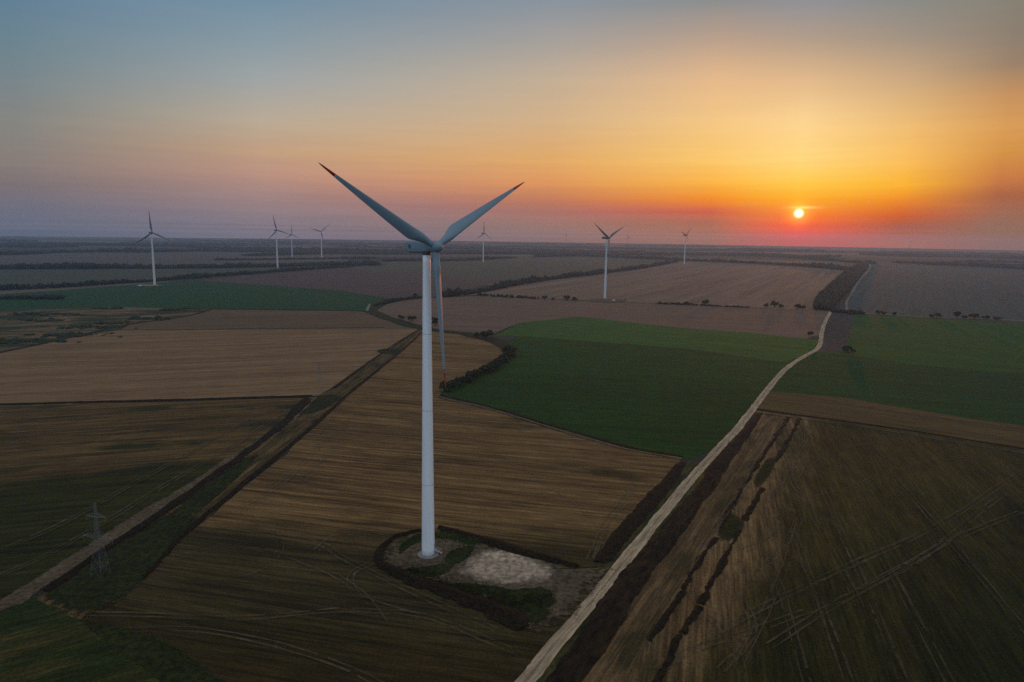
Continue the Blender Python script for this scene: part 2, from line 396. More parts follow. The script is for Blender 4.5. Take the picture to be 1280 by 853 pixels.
def soften(m, scale=0.35, lo=0.22, hi=0.62, top=1.0):
    """thin out towards the rim (per-vertex 'rim' value) in ragged tufts"""
    m = m.copy(); m.name = m.name + '_ragged'
    n = NT(m.node_tree); b_ = next(x for x in n.n if x.type == 'BSDF_PRINCIPLED')
    at = n.n.new('ShaderNodeAttribute'); at.attribute_name = 'rim'
    g = n.n.new('ShaderNodeNewGeometry')
    e = n.math('ADD', at.outputs['Fac'], n.math('MULTIPLY', n.math('SUBTRACT', n.noise(g.outputs['Position'], scale, 6, 0.7), 0.5), 1.5))
    n.l.new(n.rangemap(e, lo, hi, 0.0, top, smooth=True), b_.inputs['Alpha'])
    return m


def rim_attr(me, vals):
    a = me.attributes.new('rim', 'FLOAT', 'POINT')
    a.data.foreach_set('value', np.asarray(vals, np.float32))


M_FOL = speckle_mat('dark_foliage', (0.012, 0.02, 0.010), (0.045, 0.058, 0.026), 1.6)
M_FOL2 = speckle_mat('belt_foliage', (0.006, 0.011, 0.009), (0.024, 0.030, 0.022), 0.28)
M_BARK = speckle_mat('bark', (0.03, 0.024, 0.018), (0.08, 0.065, 0.05), 4.0, stretch=(1, 1, 0.2))
M_WHITE = paint('white_tower_paint', (0.86, 0.90, 0.92), 0.35)
_n = NT(M_WHITE.node_tree); _b = next(x for x in _n.n if x.type == 'BSDF_PRINCIPLED')
_tc = _n.n.new('ShaderNodeTexCoord'); _sp = _n.n.new('ShaderNodeSeparateXYZ'); _n.l.new(_tc.outputs['Object'], _sp.inputs[0])
_fr = _n.math('ABSOLUTE', _n.math('SUBTRACT', _n.math('FRACT', _n.math('MULTIPLY', _sp.outputs[2], 1 / 24.4)), 0.5))
_seam = _n.rangemap(_fr, 0.490, 0.4965, 1.0, 0.72)
_fine = _n.rangemap(_n.math('ABSOLUTE', _n.math('SUBTRACT', _n.math('FRACT', _n.math('MULTIPLY', _sp.outputs[2], 1 / 2.71)), 0.5)), 0.485, 0.5, 1.0, 0.97)
_st = _n.rangemap(_n.noise(_n.mapping(_tc.outputs['Object'], 0, (1.6, 1.6, 0.05)), 1.0, 5, 0.65), 0.3, 0.7, 0.86, 1.04)
_src = _b.inputs['Base Color'].links[0].from_socket
_v = _n.n.new('ShaderNodeVectorMath'); _v.operation = 'SCALE'
_n.l.new(_src, _v.inputs[0]); _n.l.new(_n.math('MULTIPLY', _n.math('MULTIPLY', _seam, _fine), _st), _v.inputs['Scale'])
_n.l.new(_v.outputs[0], _b.inputs['Base Color'])
M_BLADE = paint('blade_gelcoat', (0.165, 0.255, 0.305), 0.6, 0.06, 0.5, (1, 1, 0.1))
M_FARTOWER = paint('shaded_far_tower_paint', (0.56, 0.61, 0.64), 0.5)  # darker copy of the tower paint: backlit shade of distant turbines in the colour
M_FARBLADE = paint('shaded_far_blade_coat', (0.085, 0.12, 0.145), 0.6)  # darker copy of the blade coat, backlit silhouette put into the colour
M_RED = paint('red_tip_paint', (0.27, 0.014, 0.009), 0.4)
M_DARK = paint('dark_metal', (0.05, 0.055, 0.06), 0.5)
M_GREY = paint('galvanised_steel', (0.30, 0.32, 0.33), 0.5)
M_PYL = paint('weathered_pylon_steel', (0.14, 0.165, 0.17), 0.8)
M_CONC = speckle_mat('concrete', (0.16, 0.15, 0.135), (0.26, 0.25, 0.23), 1.5)
M_GLASSY = paint('porcelain_insulator', (0.12, 0.10, 0.09), 0.2)

# ------------------------------------------------------------------ ground sheet with the far patchwork of fields
gm, gn, gb = new_mat('ground_patchwork')
gg = gn.n.new('ShaderNodeNewGeometry')
gp = gn.mapping(gn.mapping(gg.outputs['Position'], R_(-6)), 0, (1 / 1500.0, 1 / 520.0, 1.0))
wob = gn.noise(gg.outputs['Position'], 0.0011, 3)
vor = gn.n.new('ShaderNodeTexVoronoi'); vor.distance = 'CHEBYCHEV'; vor.feature = 'F1'
vor.inputs['Scale'].default_value = 1.0
gn.l.new(gp, vor.inputs['Vector'])
sepc = gn.n.new('ShaderNodeSeparateColor'); gn.l.new(vor.outputs['Color'], sepc.inputs[0])
patch = gn.ramp(sepc.outputs[0], [(0.0, (0.052, 0.046, 0.038)), (0.22, (0.030, 0.040, 0.024)), (0.4, (0.085, 0.066, 0.050)), (0.58, (0.030, 0.032, 0.026)), (0.75, (0.11, 0.088, 0.066)), (0.9, (0.045, 0.058, 0.034))], 'CONSTANT')
gv = gn.rangemap(gn.noise(gn.mapping(gg.outputs['Position'], R_(-6), (1 / 900.0, 1 / 60.0, 1)), 1.0, 4), 0.3, 0.7, 0.7, 1.3)
gs = gn.n.new('ShaderNodeVectorMath'); gs.operation = 'SCALE'
gn.l.new(patch, gs.inputs[0]); gn.l.new(gv, gs.inputs['Scale'])
gn.l.new(gs.outputs[0], gb.inputs['Base Color'])
gb.inputs['Roughness'].default_value = 1.0; gb.inputs['Specular IOR Level'].default_value = 0.05

radii = [0, 60, 150, 300, 600, 1000, 1600, 2400, 3500, 5000, 6500, 8000, 9200, 9900, 10200, 10600, 11100, 11700, 12400]
NS = 360
GV, GF = [(0, 0, 0)], []
for r in radii[1:]:
    for i in range(NS):
        a = 2 * math.pi * i / NS
        z = 0.0 if r <= 9900 else -6.5 * ((r - 9900) / 1000.0) ** 2
        GV.append((r * math.sin(a), r * math.cos(a), z))
tri = [(0, 1 + (i + 1) % NS, 1 + i) for i in range(NS)]
quads = []
for k in range(len(radii) - 2):
    o0, o1 = 1 + k * NS, 1 + (k + 1) * NS
    for i in range(NS):
        j = (i + 1) % NS
        quads.append((o0 + i, o0 + j, o1 + j, o1 + i))
me = bpy.data.meshes.new('ground')
me.from_pydata(GV, [], [t for t in tri] + quads)
me.update()
bmg = bmesh.new(); bmg.from_mesh(me); bmesh.ops.recalc_face_normals(bmg, faces=bmg.faces)
if sum(f.normal.z for f in bmg.faces) < 0: bmesh.ops.reverse_faces(bmg, faces=bmg.faces)
bmg.to_mesh(me); bmg.free()
me.materials.append(gm)
ground = link(bpy.data.objects.new('ground', me))
tag(ground, 'wide flat plain of far fields reaching to the horizon', 'ground', kind='structure')

# ------------------------------------------------------------------ fields, roads, tracks: flat sheets stacked a few mm apart
LEVEL = [0]
def next_z(step=0.006):
    LEVEL[0] += 1
    return LEVEL[0] * step


def catmull(P, closed=False, seg=8):
    P = [Vector(p) for p in P]
    n = len(P); out = []
    rngk = range(n) if closed else range(n - 1)
    for i in rngk:
        p1, p2 = P[i], P[(i + 1) % n]
        p0 = P[(i - 1) % n] if (closed or i > 0) else p1 * 2 - p2
        p3 = P[(i + 2) % n] if (closed or i < n - 2) else p2 * 2 - p1
        for s in range(seg):
            t = s / seg
            out.append(0.5 * ((2 * p1) + (p2 - p0) * t + (2 * p0 - 5 * p1 + 4 * p2 - p3) * t * t + (3 * p1 - p0 - 3 * p2 + p3) * t ** 3))
    if not closed: out.append(P[-1])
    return out


def densify(P, step, closed=False):
    out = []
    n = len(P)
    for i in range(n if closed else n - 1):
        a, b = P[i], P[(i + 1) % n]
        k = max(1, min(400, int((b - a).length / step)))
        for s in range(k): out.append(a.lerp(b, s / k))
    if not closed: out.append(P[-1])
    return out


def sheet(name, pts, mat, label, cat='field', smooth=False, jitter=0.35, step=3.0, world_pts=False, z=None):
    P = [Vector(p) for p in pts] if world_pts else [G(*p) for p in pts]
    if smooth: P = catmull(P, True, 6)
    P = densify(P, step, True)
    z = next_z() if z is None else z
    bm = bmesh.new()
    vs = []
    walk = Vector((0, 0, 0))
    for p in P:
        walk = walk * 0.8 + Vector((random.gauss(0, 1), random.gauss(0, 1), 0)) * jitter * 0.6
        vs.append(bm.verts.new((p.x + walk.x, p.y + walk.y, z)))
    f = bm.faces.new(vs)
    f.normal_update()
    if f.normal.z < 0: f.normal_flip()
    bmesh.ops.triangulate(bm, faces=[f])
    me = bpy.data.meshes.new(name)
    bm.to_mesh(me); bm.free()
    me.materials.append(mat)
    o = link(bpy.data.objects.new(name, me))
    return tag(o, label, cat, kind='structure')


def patch(name, pts, mat, label, cat, step=2.0, smooth=True):
    """ragged-edged patch of ground; rings towards the middle carry the rim value"""
    P = [G(*p) for p in pts]
    if smooth: P = catmull(P, True, 6)
    P = densify(P, step, True)
    c = sum(P, Vector((0, 0, 0))) / len(P)
    z = next_z()
    V, vals, Fq = [], [], []
    lv = (1.12, 0.85, 0.6, 0.3)
    for k, f in enumerate(lv):
        for p in P:
            q = c + (p - c) * f
            V.append((q.x, q.y, z)); vals.append((0.0, 0.62, 1.0, 1.3)[k])
    V.append((c.x, c.y, z)); vals.append(1.3)
    n_ = len(P); area = sum(P[i].x * P[(i + 1) % n_].y - P[(i + 1) % n_].x * P[i].y for i in range(n_))
    tri = []
    for k in range(len(lv) - 1):
        for i in range(n_):
            j = (i + 1) % n_; a, b, c_, d = k * n_ + i, k * n_ + j, (k + 1) * n_ + j, (k + 1) * n_ + i
            tri += [(a, b, c_), (a, c_, d)]
    k = len(lv) - 1
    for i in range(n_): tri.append((k * n_ + i, k * n_ + (i + 1) % n_, len(V) - 1))
    if area < 0: tri = [t[::-1] for t in tri]
    o = mesh_np(name, V, tri, mat)
    rim_attr(o.data, vals)
    return tag(o, label, cat, kind='structure')


def ribbon(name, pts, width, mat, label, cat, smooth=True, jitter=0.12, step=2.5, bank=0.0, z=None, seg=8, off=0.0, gaps=0.0, kind='structure'):
    """strip along a line; bank > 0 gives it a rounded earth-bank section of that height"""
    P = [G(*p[:2]) for p in pts]
    wid = [p[2] if len(p) > 2 else width for p in pts]
    if smooth and len(P) > 2:
        Pw = catmull([Vector((p.x, p.y, w)) for p, w in zip(P, wid)], False, seg)
    else:
        Pw = [Vector((p.x, p.y, w)) for p, w in zip(P, wid)]
    Pw = densify(Pw, step)
    z = next_z() if z is None else z
    soft = mat.name.endswith('_ragged')
    prof = ([(-0.62, 0), (-0.38, 0), (0.0, 0), (0.38, 0), (0.62, 0)] if soft else [(-0.5, 0), (0.5, 0)]) if bank == 0 else [(-0.5, 0), (-0.3, 0.55), (-0.08, 1.0), (0.12, 0.9), (0.32, 0.45), (0.5, 0)]
    V, Fq = [], []
    k = len(prof); wl = wr = 0.0; hh = 1.0
    last = None
    for i, p in enumerate(Pw):
        a = Pw[max(0, i - 1)]; b = Pw[min(len(Pw) - 1, i + 1)]
        t = Vector((b.x - a.x, b.y - a.y, 0)); t.normalize()
        nrm = Vector((t.y, -t.x, 0))
        wl = wl * 0.75 + random.gauss(0, jitter); wr = wr * 0.75 + random.gauss(0, jitter)
        hh = hh * 0.7 + 0.3 * random.uniform(0.45, 1.5)
        for u, h in prof:
            e = (u * p.z + (wl if u < 0 else wr) * min(1.0, abs(u) * 2)) + off
            rough = random.uniform(-0.12, 0.12) * bank if 0 < h else 0
            V.append((p.x + nrm.x * e, p.y + nrm.y * e, z + h * bank * hh + rough))
        if i and not (gaps and random.random() < gaps):
            for j in range(k - 1):
                q = (i - 1) * k + j
                Fq.append((q, q + 1, q + k + 1, q + k))
    o = mesh_np(name, V, Fq, mat)
    if soft: rim_attr(o.data, [0.0, 0.75, 1.1, 0.75, 0.0] * len(Pw))
    return tag(o, label, cat, kind=kind)


# base colours (true ground colours, linear)
STRAW_A, STRAW_B = (0.068, 0.046, 0.027), (0.150, 0.108, 0.066)
d_main = row_dir((426, 553), (528, 562))
d_left = row_dir((0, 482), (219, 472))
d_right = row_dir((1028, 612), (1123, 843))
M_F1 = field_mat('stubble_front', (0.050, 0.036, 0.023), (0.165, 0.128, 0.085), (0.034, 0.033, 0.018), d_main, 1.7, 30, 26, 0.55, 0.72, fine=0.3, seed=1,
    zones=[((130, 652), (620, 668), 12, 22, (0.022, 0.018, 0.010), (0.080, 0.062, 0.036)), ((60, 742), (640, 800), 8, 20, (0.014, 0.015, 0.007), (0.052, 0.045, 0.024))])
M_F9 = field_mat('stubble_left', (0.082, 0.060, 0.040), (0.150, 0.112, 0.076), None, d_left, 3.2, 40, fine=0.2, seed=3)
M_F9a = field_mat('stubble_left_upper', (0.078, 0.062, 0.046), (0.122, 0.097, 0.074), None, d_left, 5, 40, fine=0.18, seed=4)
M_F10 = field_mat('stubble_lower_left', (0.030, 0.025, 0.015), (0.112, 0.086, 0.054), (0.018, 0.026, 0.011), d_left, 2.0, 34, 20, 0.50, 0.66, fine=0.3, seed=5, swath_amt=0.7,
    zones=[((-40, 610), (420, 560), 14, 24, (0.016, 0.018, 0.009), (0.070, 0.056, 0.032))])
M_GRN = field_mat('green_crop', (0.026, 0.036, 0.013), (0.048, 0.060, 0.024), None, row_dir((600, 470), (900, 484)), 2.4, 24, fine=0.32, seed=6,
    zones=[((560, 462), (1000, 482), 55, 34, (0.018, 0.027, 0.008), (0.036, 0.048, 0.015))], swath=6.0, swath_amt=0.45)
M_GRNL = field_mat('green_crop_light', (0.042, 0.060, 0.024), (0.074, 0.092, 0.042), None, row_dir((700, 405), (950, 425)), 4, 14, fine=0.25, seed=7, swath=6.0, swath_amt=0.5)
M_F3 = field_mat('brown_middle', (0.072, 0.058, 0.045), (0.108, 0.086, 0.066), None, row_dir((640, 398), (960, 408)), 5, 24, fine=0.16, seed=8, swath_amt=0.25)
M_F4 = field_mat('brown_striped', (0.078, 0.060, 0.046), (0.140, 0.106, 0.078), None, row_dir((870, 374), (978, 337)), 16, 40, fine=0.14, seed=9, wide=38)
M_F5 = field_mat('grey_brown_far', (0.066, 0.060, 0.052), (0.094, 0.084, 0.070), None, row_dir((1120, 390), (1140, 335)), 9, 30, fine=0.2, seed=10, swath_amt=0.3)
M_F6 = field_mat('green_right', (0.030, 0.042, 0.020), (0.054, 0.064, 0.032), (0.066, 0.070, 0.026), row_dir((1060, 420), (1280, 440)), 5, 22, 60, 0.60, 0.75, fine=0.28, seed=11)
M_F6b = field_mat('teal_green_right', (0.013, 0.031, 0.017), (0.030, 0.050, 0.030), None, row_dir((970, 490), (1280, 516)), 3.6, 20, fine=0.28, seed=12, swath=6.0, swath_amt=0.5)
M_F7 = field_mat('brown_strip_right', (0.044, 0.035, 0.022), (0.080, 0.062, 0.040), (0.032, 0.034, 0.018), row_dir((960, 500), (1280, 545)), 3, 26, 20, 0.52, 0.7, fine=0.25, seed=13)
M_F8 = field_mat('weedy_right', (0.044, 0.033, 0.019), (0.118, 0.092, 0.056), (0.018, 0.025, 0.011), d_right, 1.1, 26, 30, 0.50, 0.68, fine=0.38, seed=14, weed_stretch=4, swath=7.0, swath_amt=0.4,
    zones=[((885, 853), (1018, 523), 9, 15, (0.034, 0.029, 0.016), (0.080, 0.066, 0.038)), ((860, 900), (1340, 560), 40, 48, (0.012, 0.015, 0.007), (0.050, 0.043, 0.024))])
M_STRIP = field_mat('straw_strip', (0.056, 0.042, 0.025), (0.128, 0.096, 0.060), (0.036, 0.032, 0.018), row_dir((985, 523), (800, 853)), 1.4, 60, 10, 0.46, 0.64, fine=0.28, seed=15)
M_F12 = field_mat('green_left', (0.020, 0.044, 0.024), (0.034, 0.060, 0.034), None, row_dir((100, 385), (440, 380)), 8, 20, fine=0.2, seed=16, swath_amt=0.2)
M_F13 = field_mat('brown_far_left', (0.085, 0.066, 0.056), (0.115, 0.09, 0.074), None, row_dir((352, 350), (600, 360)), 9, 24, fine=0.14, seed=17)
M_F14 = field_mat('olive_far', (0.046, 0.050, 0.032), (0.066, 0.066, 0.044), None, row_dir((480, 336), (740, 325)), 12, 22, fine=0.14, seed=18)
M_F15 = field_mat('olive_far_left', (0.034, 0.046, 0.028), (0.062, 0.062, 0.042), None, row_dir((10, 350), (300, 340)), 12, 20, fine=0.15, seed=19)
M_F16 = field_mat('mauve_far_left', (0.06, 0.052, 0.045), (0.088, 0.074, 0.062), None, row_dir((10, 327), (300, 326)), 14, 24, fine=0.14, seed=20)
M_SCRUB = field_mat('rough_pasture', (0.026, 0.030, 0.016), (0.096, 0.074, 0.046), (0.012, 0.019, 0.009), d_left, 7, 7, 34, 0.44, 0.58, fine=0.35, seed=21, weed_stretch=2.5, swath_amt=0)
M_PLOUGH = field_mat('ploughed', (0.045, 0.038, 0.033), (0.07, 0.058, 0.050), None, row_dir((1050, 440), (1050, 392)), 2, 20, fine=0.3, seed=22, swath_amt=0.3)
M_VERGE = field_mat('verge_grass', (0.020, 0.024, 0.010), (0.048, 0.044, 0.022), (0.012, 0.018, 0.008), row_dir((700, 853), (940, 545)), 1.2, 20, 7, 0.45, 0.6, fine=0.4, seed=23)
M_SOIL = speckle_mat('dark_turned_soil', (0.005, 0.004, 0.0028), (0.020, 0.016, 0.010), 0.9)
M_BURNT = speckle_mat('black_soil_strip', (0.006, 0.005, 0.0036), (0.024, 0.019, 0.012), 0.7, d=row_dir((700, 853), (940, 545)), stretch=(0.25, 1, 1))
M_DGREEN = speckle_mat('dark_rank_grass', (0.008, 0.0115, 0.0035), (0.026, 0.031, 0.010), 0.5)
M_LGREEN = speckle_mat('fresh_grass', (0.028, 0.050, 0.012), (0.075, 0.105, 0.030), 0.9)
M_ROAD = speckle_mat('dirt_road', (0.24, 0.172, 0.108), (0.43, 0.325, 0.212), 0.9, d=row_dir((650, 853), (925, 540)), stretch=(0.15, 1, 1))
M_TRACK = speckle_mat('sandy_track', (0.060, 0.042, 0.024), (0.125, 0.09, 0.052), 0.7)
M_PALE = speckle_mat('pale_track', (0.13, 0.108, 0.083), (0.22, 0.18, 0.14), 0.6)
M_GRAVEL = speckle_mat('pale_gravel', (0.085, 0.070, 0.056), (0.30, 0.265, 0.23), 0.62, 0.30, 0.62, 8)
M_RUTROAD = worn_mat('packed_wheel_lines', (0.38, 0.285, 0.188), (0.50, 0.385, 0.262), 0.8, (0.15, 0.75))
M_BARE = speckle_mat('bare_earth', (0.050, 0.037, 0.022), (0.115, 0.085, 0.053), 0.6)
M_RUT = worn_mat('straw_ruts', (0.088, 0.068, 0.041), (0.155, 0.12, 0.073), 0.6, (0.1, 0.62))
M_RUTD = worn_mat('faint_ruts', (0.055, 0.046, 0.028), (0.115, 0.092, 0.056), 0.5, (0.12, 0.66))
M_CLOD = speckle_mat('ditch_bank', (0.010, 0.011, 0.007), (0.034, 0.034, 0.020), 0.4)

M_DGREEN_S = soften(M_DGREEN); M_WEED_S = soften(M_DGREEN, 0.8, 0.35, 0.9, 0.8); M_TRACK_S = soften(M_TRACK, 0.25); M_BARE_S = soften(M_BARE, 0.3, 0.15, 0.5)
M_VERGE_S = soften(M_VERGE, 0.3); M_PALE_S = soften(M_PALE, 0.2); M_GRAVEL_S = soften(M_GRAVEL, 0.22, 0.35, 1.0); M_RUT_S = soften(M_BARE, 0.5); M_BURNT_S = soften(M_BURNT, 0.3)
# --- far fields first
sheet('field', [(-40, 319), (240, 313), (420, 316), (440, 329), (240, 332), (-40, 333)], M_F16, 'dull mauve far field between two dark tree belts', jitter=0, step=60)
sheet('field', [(-40, 338), (240, 335.5), (430, 332), (330, 342), (193, 353), (-40, 366)], M_F15, 'olive field beyond the dark hedge line', jitter=0, step=60)
sheet('field', [(430, 337.5), (470, 328), (640, 321), (740, 318), (850, 326), (720, 343), (618, 352)], M_F14, 'olive grey far field behind the tall wind turbine', jitter=0, step=40)
sheet('field', [(232, 352), (360, 341), (425, 336), (520, 342), (622, 352), (560, 369), (528, 372), (480, 373), (427, 364), (352, 358)], M_F13, 'brown mauve field above the left green field', jitter=0.5, step=20)
sheet('field', [(-60, 372), (90, 362), (193, 354), (240, 350), (352, 358), (427, 363.5), (480, 372.5), (463, 384), (455, 388.5), (250, 386.5), (150, 384), (-60, 392)], M_F12, 'bluish green field around the far white turbine base', jitter=0.5, step=15)
sheet('field', [(560, 371), (640, 356), (700, 346), (760, 339), (850, 327), (950, 331), (1060, 338), (1016, 388), (880, 382), (800, 378.5), (700, 374), (598, 370)], M_F4, 'brown field with long pale diagonal stripes', jitter=0.5, step=20)
sheet('field', [(1086, 330), (1120, 328.5), (1200, 332), (1340, 338), (1360, 407), (1180, 398), (1069, 391), (1057, 388), (1062, 366), (1075, 349)], M_F5, 'grey brown field right of the tree belt', jitter=0.5, step=20)
sheet('field', [(466, 387), (478, 380), (496, 375.5), (528, 371.5), (598, 370.5), (700, 375), (800, 379.5), (880, 383), (1037, 389.5), (1028, 418), (1005, 424), (850, 412), (723, 397), (649, 404), (615, 418), (545, 412), (500, 402), (472, 393)], M_F3, 'brown field below the bush lined farm track', jitter=0.5, step=12)

# --- left side
sheet('field', [(-80, 390), (100, 386), (262, 387.5), (230, 396), (160, 406), (80, 424), (-80, 458)], M_SCRUB, 'rough pasture with dark scrub patches', jitter=1.2, step=8)
sheet('field', [(262, 387.5), (455, 389), (478, 399), (505, 409), (526, 412), (240, 412.5), (150, 413), (165, 405), (230, 396)], M_F9a, 'thin brown field strip under the left green field', jitter=0.4, step=10)
sheet('field', [(-80, 458), (80, 424), (150, 413), (240, 412.5), (526, 412), (524, 414), (488, 437), (440, 468), (400, 495), (340, 497), (200, 502), (-80, 511)], M_F9, 'streaked tan stubble field left of the tall turbine', jitter=0.5, step=8)
sheet('field', [(-120, 513), (200, 502), (340, 497), (385, 496), (357, 524), (290, 578), (207, 636), (124, 686), (62, 726), (-10, 762), (-300, 860)], M_F10, 'dark striped stubble field at the lower left', jitter=0.5, step=5)

# --- front field around the turbine
sheet('field', [(526, 411), (560, 413), (600, 421), (622, 431), (628, 441), (612, 457), (582, 474), (552, 491), (548, 498), (620, 515), (700, 540), (780, 562), (852, 575), (812, 640), (772, 703), (735, 755), (664, 853), (580, 960), (300, 1060), (250, 900), (205, 800), (130, 790), (100, 775), (150, 740), (205, 690), (265, 645), (300, 612), (352, 571), (412, 516), (467, 468)], M_F1, 'golden brown stubble field round the tall white turbine, weedy and dark at the near end', jitter=0.4, step=4)
sheet('field', [(552, 491), (582, 474), (612, 457), (630, 441), (640, 432), (645, 419), (860, 435.5), (978, 452.5), (1002, 447), (1014, 439), (986, 461), (964, 484), (921, 540), (868, 574), (849, 573), (780, 560), (700, 537), (620, 512)], M_GRN, 'large dark green crop field beside the dirt road', jitter=0.4, step=5)
sheet('field', [(645, 420), (620, 420), (649, 404), (723, 396), (850, 410), (934, 416), (1005, 423), (1024, 426), (1016, 438), (1002, 447.5), (978, 453), (860, 436)], M_GRNL, 'paler green strip along the top of the crop field', jitter=0.6, step=8)

# --- right side
sheet('field', [(1039, 391), (1069, 392.5), (1180, 399), (1360, 409), (1400, 482), (1280, 469), (1153, 458), (1065, 445.5), (1018, 441.5), (1026, 430)], M_F6, 'mid green field right of the ploughed strip', jitter=0.6, step=8)
sheet('field', [(1037.5, 391), (1068, 392.5), (1062, 420), (1056, 441), (1021, 440), (1028, 429), (1030, 414)], M_PLOUGH, 'dark ploughed strip where the dirt road bends', jitter=0.6, step=5)
sheet('field', [(1018, 441), (1065, 444.5), (1153, 457), (1280, 468), (1420, 483), (1480, 556), (1280, 533), (1220, 525), (1058, 498), (958, 490), (984, 464), (1004, 449)], M_F6b, 'deep bluish green field right of the dirt road', jitter=0.5, step=6)
sheet('field', [(958, 489), (1058, 498), (1220, 525), (1280, 533), (1500, 560), (1560, 600), (1280, 563), (1100, 534), (1000, 522), (944, 514), (940, 512)], M_F7, 'brown weedy strip below the bluish green field', jitter=0.6, step=5)
sheet('field', [(944, 514), (1000, 521), (1100, 533), (1280, 562), (1560, 600), (1900, 1040), (560, 1040), (690, 868), (756, 770), (848, 655), (942, 518)], M_F8, 'dark weedy field crossed by tractor tracks', jitter=0.6, step=4)
sheet('field', [(946, 515), (987, 521), (966, 552), (951, 575), (930, 608), (900, 661), (895, 672), (862, 722), (830, 778), (812, 803), (780, 853), (720, 950), (640, 950), (700, 853), (762, 765), (800, 717), (860, 640), (915, 570)], M_STRIP, 'straw coloured strip between road and dark trenches', jitter=0.25, step=2)

# --- ditch corridor on the left
sheet('verge', [(527, 413), (523, 412), (480, 440), (420, 486), (384, 500), (357, 524), (290, 578), (207, 636), (124, 688), (54, 742), (20, 770), (60, 785), (100, 775), (150, 740), (205, 690), (265, 641), (350, 571), (412, 515), (467, 468)], field_mat('corridor_grass', (0.022, 0.022, 0.011), (0.085, 0.066, 0.040), (0.014, 0.021, 0.008), row_dir((137, 684), (480, 440)), 1.5, 24, 9, 0.53, 0.68, fine=0.4, seed=25), 'overgrown corridor between two ditches', 'verge', jitter=0.4, step=4)
patch('verge', [(205, 640), (250, 650), (232, 668), (182, 724), (140, 757), (97, 770), (52, 748), (75, 728), (140, 684)], M_DGREEN_S, 'dark rank grass under the lattice pylon', 'verge')
patch('verge', [(290, 580), (322, 571), (250, 640), (212, 645)], M_DGREEN_S, 'dark grass strip inside the ditch corridor', 'verge')
patch('verge', [(386, 497), (420, 494), (414, 508), (382, 519), (366, 520)], M_DGREEN_S, 'green patch where the cross ditch meets the corridor', 'verge')
patch('verge', [(473, 437), (498, 436), (502, 439), (494, 443), (474, 442)], M_DGREEN_S, 'small dark grass pad in the far corridor', 'verge')
sheet('verge', [(-300, 870), (-10, 764), (40, 742), (52, 752), (100, 776), (210, 802), (290, 860), (380, 960), (100, 1050), (-300, 1050)], field_mat('rough_grass_corner', (0.015, 0.021, 0.008), (0.046, 0.044, 0.021), (0.012, 0.024, 0.007), R_(35), 3, 8, 14, 0.42, 0.6, fine=0.45, seed=24), 'rough green corner with pale scuffed patches', 'verge', jitter=0.8, step=3)
patch('verge', [(100, 776), (150, 783), (210, 806), (285, 858), (370, 950), (300, 980), (205, 860), (150, 815)], M_DGREEN_S, 'dark green wedge at the field corner', 'verge')

# --- curved canal bank with its grassy verge
ribbon('verge', [(600, 369.5), (560, 371), (518, 373.5), (490, 377), (471, 383), (466, 388), (474, 394), (500, 402.5), (528, 410), (545, 413.5), (575, 417), (607, 423), (630, 432), (640, 440)], 17, M_DGREEN, 'curving grassy canal bank round the brown field', 'verge', jitter=0.7, step=6)
ribbon('ditch', [(453, 389), (477, 396.5), (505, 406), (528, 411.5), (560, 415), (600, 424)], 4, M_CLOD, 'dark ditch along the outside of the curving bank', 'ditch', jitter=0.3, bank=0.5, step=4)
patch('bare_patch', [(457, 388), (460, 381.5), (463.5, 380), (462, 385), (460, 389)], M_PALE_S, 'small pale bare patch by the curving bank', 'bare patch')

# --- ditches and tracks of the left
ribbon('ditch', [(250, 386.5), (350, 387.5), (455, 389)], 6, M_CLOD, 'dark ditch along the bottom of the left green field', 'ditch', bank=0.6, step=5)
ribbon('ditch', [(-80, 459), (0, 441), (80, 424), (160, 406), (230, 396), (262, 388)], 6, M_CLOD, 'curving dark ditch beside the rough pasture', 'ditch', bank=0.6, step=5)
ribbon('furrow', [(-80, 415), (165, 413), (330, 411), (480, 409.5)], 3.0, M_CLOD, 'thin dark furrow across the left stubble field', 'furrow', bank=0.0, step=6, jitter=0.3)
ribbon('ditch', [(-120, 512), (0, 506.5), (202, 501), (330, 497.5), (390, 496)], 5.5, M_SOIL, 'straight dark ditch across the left stubble fields', 'ditch', bank=0.7, jitter=0.35)
ribbon('ditch', [(524, 412), (492, 432), (442, 467), (418, 485)], 2.6, M_SOIL, 'thin dark ditch at the far end of the corridor', 'ditch', bank=0.5)
ribbon('ditch', [(384, 499, 6), (367, 517, 5.5), (340, 541, 5.5), (290, 579, 5), (248, 608, 4.5), (207, 637, 4), (137, 684, 4), (54, 741, 2.5)], 6, M_SOIL, 'long dark overgrown ditch beside the sandy track', 'ditch', bank=0.8, jitter=0.4)
ribbon('ditch', [(527, 416, 2.6), (502, 438.5, 2.8), (467, 467, 2.8), (437, 491.5, 2.8), (412, 514, 3), (382, 541, 3), (340, 576, 3), (286, 620, 2.8), (232, 667, 2.4), (205, 695, 1.6), (182, 723, 1.2)], 3, M_SOIL, 'narrow dark ditch beside the stubble field', 'ditch', bank=0.7, jitter=0.2)
ribbon('track', [(-200, 845), (0, 758), (62, 723), (124, 681), (186, 641), (248, 603), (310, 562), (350, 535), (374, 512), (392, 497)], 6.5, M_TRACK_S, 'sandy farm track along the left ditch', 'track', jitter=0.4)
ribbon('track', [(20, 752), (41, 765), (70, 775), (100, 775), (130, 757), (158, 738), (182, 722)], 3.4, M_RUT_S, 'pale track hooking round the pylon grass', 'track', jitter=0.3, step=1.5)

